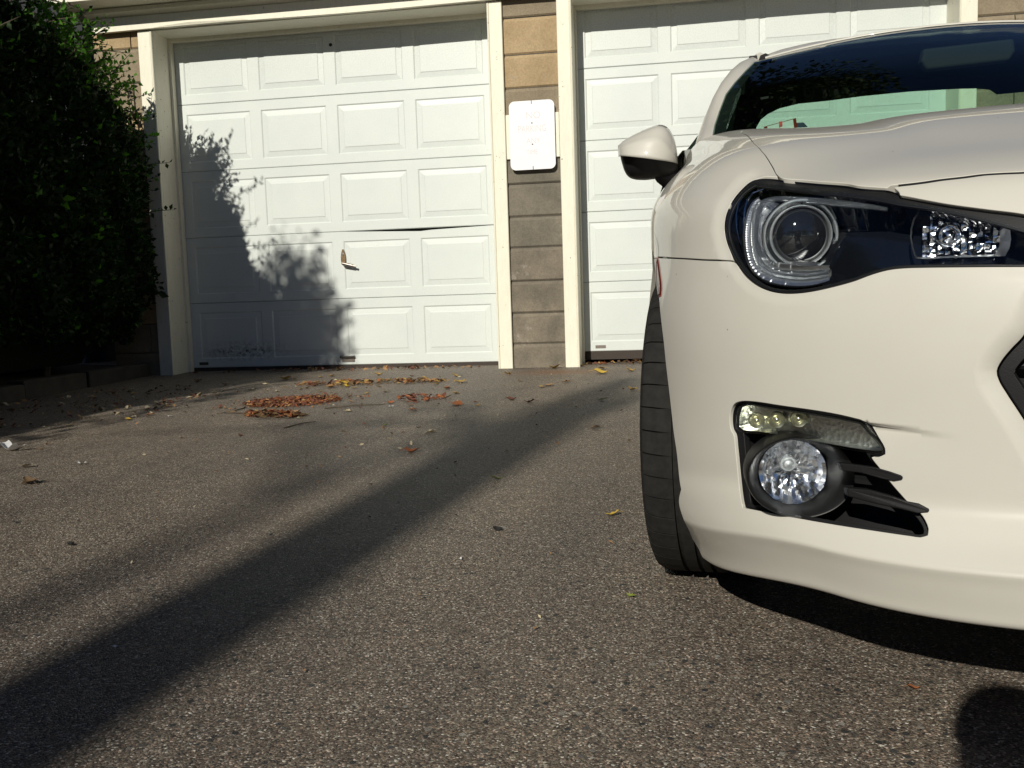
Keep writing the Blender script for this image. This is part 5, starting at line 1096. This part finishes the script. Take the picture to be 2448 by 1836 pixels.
# windscreen stickers low in the corner
S_ = [Vector(p) for p in DATA['sticker']]
def onws(x, z):                     # point just inside the glass
    best = None
    q = min(np.linspace(0, .4, 60), key=lambda q: abs(ws(x / -polyat(side_pts, q).x * 1.0, q).z - z)); return ws(x / -polyat(side_pts, q).x, q) + Vector((0, .004, -.004))
c = [onws(-.597, .955), onws(-.525, .955), onws(-.520, .995), onws(-.597, .982)]
mb = MB().add(c, [(0, 1, 2, 3)]); stk = mb.build('inspection_sticker', 'red', CAR)
ctr = sum(c, Vector()) / 4; mb = MB().add([ctr + (p - ctr) * .80 + Vector((0, -.001, .001)) for p in c], [(0, 1, 2, 3)]); mb.build('sticker_face', 'paper', stk)
mb = MB().add([ctr + Vector((dx, -.0025, dz + .002)) for dx, dz in ((-.004, -.012), (.004, -.012), (.004, .012), (-.004, .012))], [(0, 1, 2, 3)]); mb.build('sticker_figure', 'red', stk)
T_ = [Vector(p) for p in DATA['transp']]; mb = MB(); mb.prism([T_[0], T_[3], T_[2] + Vector((.006, 0, -.012)), T_[2] + Vector((-.004, 0, 0)), T_[1] + Vector((.006, 0, .002)), T_[1] + Vector((0, 0, -.006))][::-1], (0, .03, -.01)); bev(mb.build('toll_tag', 'navy', CAR), .003, 3)

# ---- door mirrors: domed shell cut at the colour split, folded stalk
for sg in (1, -1):
    f = (lambda p: Vector(p)) if sg == 1 else (lambda p: Vector((-p[0], p[1], p[2])))
    MT = [Vector(p) for p in DATA['mir_top']]; MSP = [Vector(p) for p in DATA['mir_split']]; MBO = [Vector(p) for p in DATA['mir_bot']]
    DM = empty('door_mirror', (0, 0, 0), CAR)
    def dome(name, loop, mat, ridge):
        # loop: closed outline at v = 1.42; the shell swells towards the front
        P = [np.array((p.x, p.z)) for p in loop]; P = smooth_loop(P, .006, sharp=60); ctr = np.array(ridge); mb = MB(); K = 9
        for k in range(K + 1):
            a = k / K * math.pi / 2; s_ = math.cos(a) ** .8 if k < K else 0.001; h = .068 * math.sin(a)
            mb.add([f((ctr[0] + (p[0] - ctr[0]) * s_, 1.42 - h, ctr[1] + (p[1] - ctr[1]) * s_)) for p in P], [])
        n = len(P)
        b = len(mb.v); mb.add([f((p[0], 1.46, p[1])) for p in P], [])
        for k in range(K):
            for i in range(n): q = (k * n + i, k * n + (i + 1) % n, (k + 1) * n + (i + 1) % n, (k + 1) * n + i); mb.f.append(q); mb.m.append(0)
        for i in range(n): mb.f.append((b + i, b + (i + 1) % n, (i + 1) % n, i)); mb.m.append(0)
        return mb.build(name, mat, DM, True, 40)
    whole = MT + MBO
    dome('mirror_housing', [Vector((p.x * 1.0, p.y, p.z)) for p in whole], 'black', (-.885, .935))
    # white cap: outline above the split, skewed centre sits on the split line so that the edge stays crisp
    P = smooth_loop([np.array((p.x, p.z)) for p in MT], .006, closed=False, sharp=60); Q = smooth_loop([np.array((p.x, p.z)) for p in MSP], .006, closed=False)
    m_ = 30; A = np.array([[np.interp(i / m_, np.linspace(0, 1, len(P)), P[:, k]) for k in (0, 1)] for i in range(m_ + 1)]); Bq = np.array([[np.interp(i / m_, np.linspace(0, 1, len(Q)), Q[:, k]) for k in (0, 1)] for i in range(m_ + 1)])
    mb = MB(); K = 12
    for k in range(K + 1):
        t = k / K
        for i in range(m_ + 1):
            x, z = A[i] * (1 - t) + Bq[i] * t; e = math.sin(math.pi * min(1, max(0, i / m_)) ) ** .5; h = .012 + .085 * (math.sin(t * math.pi / 2) ** .6) * max(.02, e); kink = .006 * math.exp(-((t - .52) / .10) ** 2) * e
            mb.add([f((x, 1.418 - h - kink, z))], [])
    for k in range(K):
        for i in range(m_): q = (k * (m_ + 1) + i, (k + 1) * (m_ + 1) + i, (k + 1) * (m_ + 1) + i + 1, k * (m_ + 1) + i + 1); mb.f.append(q if sg == 1 else q[::-1]); mb.m.append(0)
    o = mb.build('mirror_cap', 'paint', DM, True, 60); so = o.modifiers.new('thick', 'SOLIDIFY'); so.thickness = .004; so.offset = 1
    mb = MB(); mb.add([f((p.x * .97 - .026, 1.462, (p.z - .94) * .85 + .94)) for p in whole], [tuple(range(len(whole)))]); mb.build('mirror_glass', 'chrome', DM)
    a = [f((-.862, 1.43, .905)), f((-.845, 1.44, .878)), f((-.822, 1.45, .862)), f((-.79, 1.47, .86))]; mb = MB(); mb.tube(a, [.030, .030, .034, .04], 12); mb.build('mirror_stalk', 'black', DM, True)

# ---- wheels
def wheel_mesh():
    NA = 62 * 4; prof = [(-.098, .225), (-.1075, .245), (-.110, .268), (-.1065, .290), (-.100, .3035), (-.090, .3095), (-.072, .3120), (-.046, .3122), (-.0455, .305), (-.0385, .305), (-.038, .3123), (-.016, .3125), (-.0155, .305), (-.0085, .305), (-.008, .3125)]
    prof = prof + [(-a, r) for a, r in prof[::-1]]; mb = MB(); n = len(prof)
    ang = []
    for k in range(46):
        b = 2 * math.pi * k / 46; w = 2 * math.pi / 46; ang += [(b, 0), (b + w * .925, 0), (b + w * .935, 1), (b + w * .99, 1)]
    for a, gr in ang:
        for x, r in prof:
            sk = .35 * abs(x); g = .0055 if gr and r > .300 and .05 < abs(x) < .104 else 0
            th = a + sk; mb.add([(x, (r - g) * math.sin(th), (r - g) * math.cos(th))], [])
    N_ = len(ang)
    for i in range(N_):
        j = (i + 1) % N_
        for k in range(n - 1): mb.f.append((i * n + k, j * n + k, j * n + k + 1, i * n + k + 1)); mb.m.append(0)
    return mb
ty = rim = None
for x, v, st in ((-.748, .86, 7), (.748, .86, 7), (-.75, 3.43, 0), (.75, 3.43, 0)):
    WH = empty('wheel', (x, v, .3105), CAR); WH.rotation_euler = (0, 0, math.radians(-st))
    if ty is None:
        ty = wheel_mesh().build('tyre', 'tyre', WH, True, 28)
        mb = MB(); mb.lathe([(.228, -.09), (.215, -.07), (.210, .06), (.218, .095), (.228, .100), (.222, .103), (.208, .085)], (0, 0, 0), (1, 0, 0), 64, up=(0, 0, 1))
        for k in range(10):
            a = 2 * math.pi * k / 10; c, s = math.cos(a), math.sin(a); t = Vector((0, -s, c)); p0 = Vector((-.07, c * .03, s * .03)); p1 = Vector((-.085, c * .212, s * .212)); w0, w1 = .014, .010
            mb.prism([p0 - t * w0, p1 - t * w1, p1 + t * w1, p0 + t * w0], (.03, 0, 0))
        mb.lathe([(.0, .075), (.03, .075), (.045, .06)], (0, 0, 0), (-1, 0, 0), 24); rim = mb.build('rim', 'alloy', WH, True, 40)
    else:
        for src, nm in ((ty, 'tyre'), (rim, 'rim')):
            c = src.copy(); COL.objects.link(c); c.parent = WH
            if x > 0: c.rotation_euler = (0, 0, math.pi)
for x in (-1, 1):
    for v in (.86, 3.43):
        mb = MB(); A_ = np.radians(np.linspace(-25, 205, 40) if v > 2 else np.linspace(8, 205, 40))
        for r_, du in ((.362, 0), (.362, .30), (.1, .31)): mb.add([(x * (.80 - du), v + r_ * math.cos(a), .318 + r_ * math.sin(a)) for a in A_], [])
        for j in range(2):
            for i in range(39): mb.f.append((40 * j + i, 40 * j + i + 1, 40 * j + 41 + i, 40 * j + 40 + i)); mb.m.append(0)
        mb.build('wheel_liner', 'seam', CAR, True)

# ------------------------------------------------------------------ fallen leaves, litter, twigs
KIND = {'Y': ('bright yellow fallen leaf', 'leaf'), 'y': ('ochre yellow fallen leaf', 'leaf'), 'o': ('tan brown fallen leaf', 'leaf'), 'O': ('orange brown fallen leaf', 'leaf'), 'r': ('dark red brown leaf', 'leaf'), 'c': ('cream coloured fallen leaf', 'leaf'), 't': ('pale tan fallen leaf', 'leaf'), 'g': ('small green fallen leaf', 'leaf'), 'b': ('dark brown fallen leaf', 'leaf'), 'w': ('white paper scrap', 'paper scrap'), 'k': ('dark chip of bark', 'bark chip')}
LM = {}
def leaf_mesh(k, var):
    if (k, var) in LM: return LM[(k, var)]
    n = 9; mb = MB(); R = random.Random(var * 31 + 5); curl = R.uniform(.6, 1.6); tw = R.uniform(-.5, .5)
    lobes = var % 3
    for i in range(n):
        t = i / (n - 1); w = .34 * math.sin(math.pi * t ** .75) ** .8 + .012
        if lobes == 1: w *= 1 + .38 * math.sin(t * 15)
        if lobes == 2: w *= 1.25
        if k == 'w': w = .25 + .04 * math.sin(t * 9)
        x = t - .5; zc = .12 * curl * (2 * t - 1) ** 2 + .05 * math.sin(t * 7 + var)
        for s_ in (-1, -.5, 0, .5, 1): mb.add([(x + .03 * math.sin(3 * s_ + var), s_ * w, zc + curl * .28 * w * s_ * s_ + tw * .3 * s_ * w * (t - .5))], [])
    for i in range(n - 1):
        for j in range(4): mb.f.append((5 * i + j, 5 * i + 5 + j, 5 * i + 6 + j, 5 * i + j + 1)); mb.m.append(0)
    if k not in 'wk': mb.tube([(-.5, 0, .1), (-.62, .02, .08), (-.78, .0, .02)], .012, 4)
    o = mb.build('fallen_leaf', 'lf_' + k, None, True, 60); LM[(k, var)] = o.data; bpy.data.objects.remove(o); return LM[(k, var)]
def where(x, y):
    col = ['the first column', 'the second column', 'the third column', 'the fourth column'][int(min(3, max(0, x / .62)))]
    near = x + (y + .2) * .35
    if x < .95 and y < -.8: return 'in the hedge shade ' + ('by the kerb' if x < .35 else 'at its edge')
    if y > -.55: return 'at the ' + ('left door foot under its ' + col[4:] if x < 2.45 else 'block pillar foot' if x < 3.0 else 'right door foot')
    if y > -1.5: return ('in the swept row before the ' + col[4:] if 1.3 < x < 2.3 else 'before the left door ' + col[4:] if x < 2.5 else 'a step in front of the block pillar' if x < 3.05 else 'in front of the right door')
    if y > -2.9: return ('beside the red brown heap' if 1.3 < x < 2.0 else 'right of the red brown heap' if x < 2.5 else 'between the heap and the trunk shadow' if x < 2.95 else 'in the trunk shadow near the tyre' )
    return 'on the asphalt ' + ('left of the trunk shadow' if x < 2.75 else 'by the trunk shadow' if x < 3.1 else 'before the car')
def put_leaf(x, y, k, w, label=None):
    name = {'w': 'paper_scrap', 'k': 'bark_chip'}.get(k, 'fallen_leaf'); o = bpy.data.objects.new(name, leaf_mesh(k, random.randrange(9))); COL.objects.link(o)
    s = max(.018, w) * random.uniform(.95, 1.1); o.scale = (s, s, s * random.uniform(.7, 1.3)); o.rotation_euler = (random.uniform(-.2, .2), random.uniform(-.2, .2), random.uniform(-.6, .6) + (math.pi if random.random() < .5 else 0))
    o.location = (x, y, gz(y) + s * .07 + .002)
    kd, cat = KIND[k]; sz = '' if k in 'wk' else ('small ' if w < .05 else 'large ' if w > .10 else ''); kd = kd.replace('small ', ''); lab = label or sz + kd + ' ' + where(x, y)
    tag(o, lab, cat, {'w': 'paper scraps on the driveway', 'k': 'bark chips on the driveway'}.get(k, 'fallen leaves scattered over the driveway'))
    return o
SPECIAL = {}
for i, (x, y, k, w) in enumerate(LEAVES):
    lab = None
    if abs(x - 3.49) < .12 and abs(y + 4.4) < .2 and k == 'Y': lab = 'bright yellow leaf alone on the asphalt beside the front tyre'
    elif k == 'Y' and x > 3.0 and y > -1.6: lab = 'upright yellow leaf between the pillar and the car tyre'
    elif k == 'w' and w > .12: lab = 'largest white paper scrap at the edge of the hedge shadow'
    elif k == 'g' and x > 3.3 and y < -4: lab = 'small olive green leaf just in front of the tyre'
    elif k == 'O' and y < -4.8: lab = 'small orange leaf bit in front of the bumper'
    elif k == 'k' and y < -4: lab = None
    put_leaf(x, y, k, w, lab)
NTH = ['nearest', 'second nearest', 'third nearest', 'fourth nearest', 'fifth nearest', 'sixth nearest', 'seventh nearest', 'eighth nearest', 'ninth nearest', 'tenth nearest', 'eleventh nearest', 'twelfth nearest']
by = {}
for o in COL.objects:
    if o.get('category') in ('leaf', 'paper scrap', 'bark chip'): by.setdefault(o['label'], []).append(o)
for lab, os_ in by.items():
    if len(os_) > 1:
        for o, w_ in zip(sorted(os_, key=lambda q: -q.location.y), NTH): o['label'] = lab.replace(' fallen leaf', ' leaf') + ', ' + w_ + ' garage'
# crumbled litter: two heaps of red brown bits and the sweepings along the door
def litter(name, cx, cy_, rx, ry, ang, n, mats, label, size=(.012, .03), h=.02):
    mb = MB(); ca, sa = math.cos(ang), math.sin(ang)
    for k in range(n):
        r = math.sqrt(random.random()) ** 1.15; t = random.uniform(0, 2 * math.pi); a, b = rx * r * math.cos(t), ry * r * math.sin(t); x = cx + a * ca - b * sa; y = cy_ + a * sa + b * ca
        s = random.uniform(*size); z = gz(y) + .003 + random.random() * h * (1 - r); e = Matrix.Rotation(random.uniform(0, 6.3), 3, 'Z') @ Matrix.Rotation(random.gauss(0, .5), 3, 'X') @ Matrix.Rotation(random.gauss(0, .4), 3, 'Y')
        q = [Vector((-s, 0, 0)), Vector((-s * .1, s * .45, s * .15)), Vector((s, 0, 0)), Vector((.1 * s, -s * .45, s * .12))]
        mb.add([e @ p + Vector((x, y, z + s * .25)) for p in q], [(0, 1, 2), (0, 2, 3)], random.randrange(len(mats)))
    o = mb.build(name, list(mats)); o['kind'] = 'stuff'; o['label'] = label; return o
litter('leaf_litter', 1.625, -1.98, .26, .22, .4, 1500, ['lf_O', 'lf_r', 'lf_r', 'lf_o', 'lf_r'], 'heap of crumbled red brown leaf bits on the driveway', (.006, .020), .012)
litter('leaf_litter', 1.625, -1.98, .42, .34, .4, 260, ['lf_O', 'lf_r', 'lf_o', 'lf_r'], 'loose crumbs round the red brown heap', (.005, .014), .003)
litter('leaf_litter', 1.74, -2.50, .19, .07, -.3, 240, ['lf_O', 'lf_o', 'lf_r', 'lf_b'], 'small streak of brown leaf bits before the red heap')
litter('leaf_litter', 1.80, -1.10, .50, .14, .1, 330, ['lf_o', 'lf_r', 'lf_b', 'lf_y', 'lf_O'], 'row of swept brown leaf bits before the left garage door', (.008, .030), .02)
litter('leaf_litter', 2.35, -1.95, .16, .14, .2, 60, ['lf_O', 'lf_r'], 'thin scatter of red brown bits right of the heap')
litter('leaf_litter', 1.2, -.16, 1.15, .08, 0, 120, ['lf_o', 'lf_r', 'lf_b'], 'dry bits blown along the foot of the left garage door')
litter('leaf_litter', 3.5, -.10, .45, .10, 0, 90, ['lf_O', 'lf_r', 'lf_b', 'lf_y'], 'dry bits lying under the right garage door')
litter('leaf_litter', .35, -2.0, .75, .9, 0, 420, ['lf_b', 'lf_o', 'lf_r', 'lf_t'], 'dim scatter of brown bits in the shade along the kerb', (.008, .024), .01)
litter('leaf_litter', 2.3, -2.4, 1.9, 1.7, 0, 220, ['lf_o', 'lf_r', 'lf_b', 'lf_c'], 'thin scatter of tiny leaf crumbs over the driveway', (.006, .014), .002)
litter('leaf_litter', 2.9, -4.3, 1.1, 1.2, 0, 60, ['lf_o', 'lf_c', 'lf_k', 'lf_w'], 'few tiny crumbs on the open asphalt in front', (.004, .008), .001)
for k, (P, r) in enumerate(((((1.44, -2.39), (1.62, -2.46), (1.86, -2.60)), .004), (((1.92, -2.28), (2.05, -2.20), (2.20, -2.15)), .004), (((1.96, -2.9), (2.00, -2.8), (2.04, -2.72)), .003), (((2.0, -1.06), (2.14, -1.08), (2.24, -1.04)), .004), (((1.45, -2.2), (1.46, -2.35), (1.40, -2.42)), .003))):
    mb = MB(); mb.tube([(a, b, gz(b) + r + .004 * (i % 2)) for i, (a, b) in enumerate(P)], [r, r, r * .5], 6)
    tag(mb.build('twig', 'bark', None, True), ['thin forked twig beside the streak of brown bits', 'long thin twig right of the red leaf heap', 'short dark twig in the soft shadow', 'dark twig at the end of the swept row', 'tiny twig left of the red heap'][k], 'twig')

# ------------------------------------------------------------------ the crouching photographer, whose shadow falls by the bumper
def skin_chain(name, pts, edges, radii, mat, parent, root=0, sub=2):
    me = bpy.data.meshes.new(name); me.from_pydata(pts, edges, []); o = bpy.data.objects.new(name, me); COL.objects.link(o); o.parent = parent
    sk = o.modifiers.new('skin', 'SKIN'); sk.use_smooth_shade = True
    if not me.skin_vertices: me.attributes  # layer is made by the modifier below
    bpy.context.view_layer.objects.active = o
    if not me.skin_vertices: bpy.ops.mesh.customdata_skin_add()
    for i, r in enumerate(radii):
        sv = me.skin_vertices[0].data[i]; sv.radius = (r, r) if not isinstance(r, tuple) else r; sv.use_root = (i == root)
    ss = o.modifiers.new('sub', 'SUBSURF'); ss.levels = ss.render_levels = sub; me.materials.append(M[mat]); return o
PH = empty('person', (3.75, -7.39, gz(-7.39)), label='crouching photographer in a dark jacket and jeans holding a phone', cat='person')
PB = Vector((3.75, -7.39, gz(-7.39)))
def pv(*p): return tuple(Vector(p))
J = dict(pel=(0, -.16, .36), sp=(0, -.10, .56), ch=(0, .02, .78), nk=(-.01, .09, .93), hd=(-.02, .13, 1.03), ht=(-.02, .15, 1.14),
  sl=(-.17, .05, .85), el=(-.22, .30, .64), wl=(-.20, .49, .56), sr=(.17, .05, .85), er=(.13, .32, .62), wr=(-.03, .49, .54),
  hl=(-.10, -.15, .36), kl=(-.20, .22, .52), al=(-.17, .02, .09), tl=(-.19, .20, .04), hr=(.10, -.15, .36), kr=(.20, .10, .13), ar=(.18, -.26, .12), tr=(.18, -.20, .03))
J = {k: (v[0], v[1], v[2] * .93 + .004) for k, v in J.items()}
names = list(J); ix = {n: i for i, n in enumerate(names)}
E_ = [('pel', 'sp'), ('sp', 'ch'), ('ch', 'nk'), ('nk', 'hd'), ('hd', 'ht'), ('ch', 'sl'), ('sl', 'el'), ('el', 'wl'), ('ch', 'sr'), ('sr', 'er'), ('er', 'wr'), ('pel', 'hl'), ('hl', 'kl'), ('kl', 'al'), ('al', 'tl'), ('pel', 'hr'), ('hr', 'kr'), ('kr', 'ar'), ('ar', 'tr')]
Rr = dict(pel=.12, sp=.115, ch=.13, nk=.052, hd=.082, ht=.07, sl=.062, el=.042, wl=.026, sr=.062, er=.042, wr=.026, hl=.085, kl=.055, al=.038, tl=.032, hr=.085, kr=.055, ar=.038, tr=.032)
P_ = [J[n] for n in names]; ed = [(ix[a], ix[b]) for a, b in E_]; rad = [Rr[n] for n in names]
# five fingers on each hand, curled round the phone
for w, s in (('wl', 1), ('wr', -1)):
    b = Vector(J[w]); pm = len(P_); P_.append(tuple(b + Vector((.005 * s, .055, .005)))); rad.append(.024); ed.append((ix[w], pm))
    for k in range(4):
        q = [Vector((.0, .085, .032 - .021 * k)), Vector((.020 * s, .108, .034 - .021 * k)), Vector((.042 * s, .098, .034 - .021 * k))]; prev = pm
        for v in q: P_.append(tuple(b + v)); rad.append(.0085); ed.append((prev, len(P_) - 1)); prev = len(P_) - 1
    prev = pm
    for v in (Vector((.012 * s, .05, .040)), Vector((.034 * s, .066, .050))): P_.append(tuple(b + v)); rad.append(.0095); ed.append((prev, len(P_) - 1)); prev = len(P_) - 1
skin_chain('body', P_, ed, rad, 'skin', PH)
def sub(keys, pairs, grow, name, mat):
    L = list(keys); i2 = {n: i for i, n in enumerate(L)}
    skin_chain(name, [J[n] for n in L], [(i2[a], i2[b]) for a, b in pairs], [Rr[n] + grow for n in L], mat, PH)
J['nk2'] = (-.005, .06, .828); Rr['nk2'] = .06; J['wl2'] = (-.203, .455, .534); Rr['wl2'] = .028; J['wr2'] = (-.02, .455, .515); Rr['wr2'] = .028
sub(['pel', 'sp', 'ch', 'nk2', 'sl', 'el', 'wl2', 'sr', 'er', 'wr2'], [('pel', 'sp'), ('sp', 'ch'), ('ch', 'nk2'), ('ch', 'sl'), ('sl', 'el'), ('el', 'wl2'), ('ch', 'sr'), ('sr', 'er'), ('er', 'wr2')], .016, 'jacket', 'jacket')
sub(['pel', 'hl', 'kl', 'al', 'hr', 'kr', 'ar'], [('pel', 'hl'), ('hl', 'kl'), ('kl', 'al'), ('pel', 'hr'), ('hr', 'kr'), ('kr', 'ar')], .012, 'trousers', 'jeans')
for a, b in (('al', 'tl'), ('ar', 'tr')):
    A, B = Vector(J[a]), Vector(J[b]); skin_chain('shoe', [tuple(A - Vector((0, .03, .045))), tuple((A + B) / 2 - Vector((0, 0, .02))), tuple(B + Vector((0, .03, 0)))], [(0, 1), (1, 2)], [.045, .045, .036], 'rubber', PH)
mb = MB(); hc = Vector((-.02, .125, 1.008))
for i in range(9):
    for k in range(20):
        a = math.pi * .56 * i / 8; t = 2 * math.pi * k / 20; mb.add([hc + Vector((.088 * math.sin(a) * math.sin(t), -.105 * math.sin(a) * math.cos(t) * (1 if math.cos(t) > 0 else .8) - .008, .105 * math.cos(a) + .012))], [])
for i in range(8):
    for k in range(20): mb.f.append((20 * i + k, 20 * i + 20 + k, 20 * i + 20 + (k + 1) % 20, 20 * i + (k + 1) % 20)); mb.m.append(0)
mb.build('hair', 'hair', PH, True)
mb = MB(); f0 = hc + Vector((0, .085, -.035))
mb.prism([f0 + Vector((0, -.01, .03)), f0 + Vector((-.014, -.005, -.012)), f0 + Vector((0, .018, -.010)), f0 + Vector((.014, -.005, -.012))], (0, .004, -.006)); mb.build('nose', 'skin', PH)
for sx in (-1, 1):
    mb = MB(); mb.lathe([(0, .006), (.008, .004), (.011, 0)], hc + Vector((sx * .032, .070, -.005)), (0, 1, 0), 12); mb.build('eye', 'rubber', PH, True)
    mb = MB(); mb.lathe([(.0, .006), (.02, .004), (.026, -.004)], hc + Vector((sx * .083, -.005, -.02)), (sx, 0, 0), 14, sx=.6); mb.build('ear', 'skin', PH, True)
mb = MB(); mb.box(hc.x - .024, hc.y + .082, hc.z - .075, hc.x + .024, hc.y + .09, hc.z - .068); mb.build('mouth', 'red', PH)
PN = empty('phone', (3.632, -6.832, .486), label='black phone held low by the crouching photographer', cat='phone')
mb = MB(); mb.box(-.062, -.006, -.030, .062, .006, .030); bev(mb.build('phone_body', 'gloss', PN), .004, 3)
mb = MB(); mb.box(-.052, -.0072, -.026, .052, -.0062, .026); mb.build('screen', 'gloss', PN)
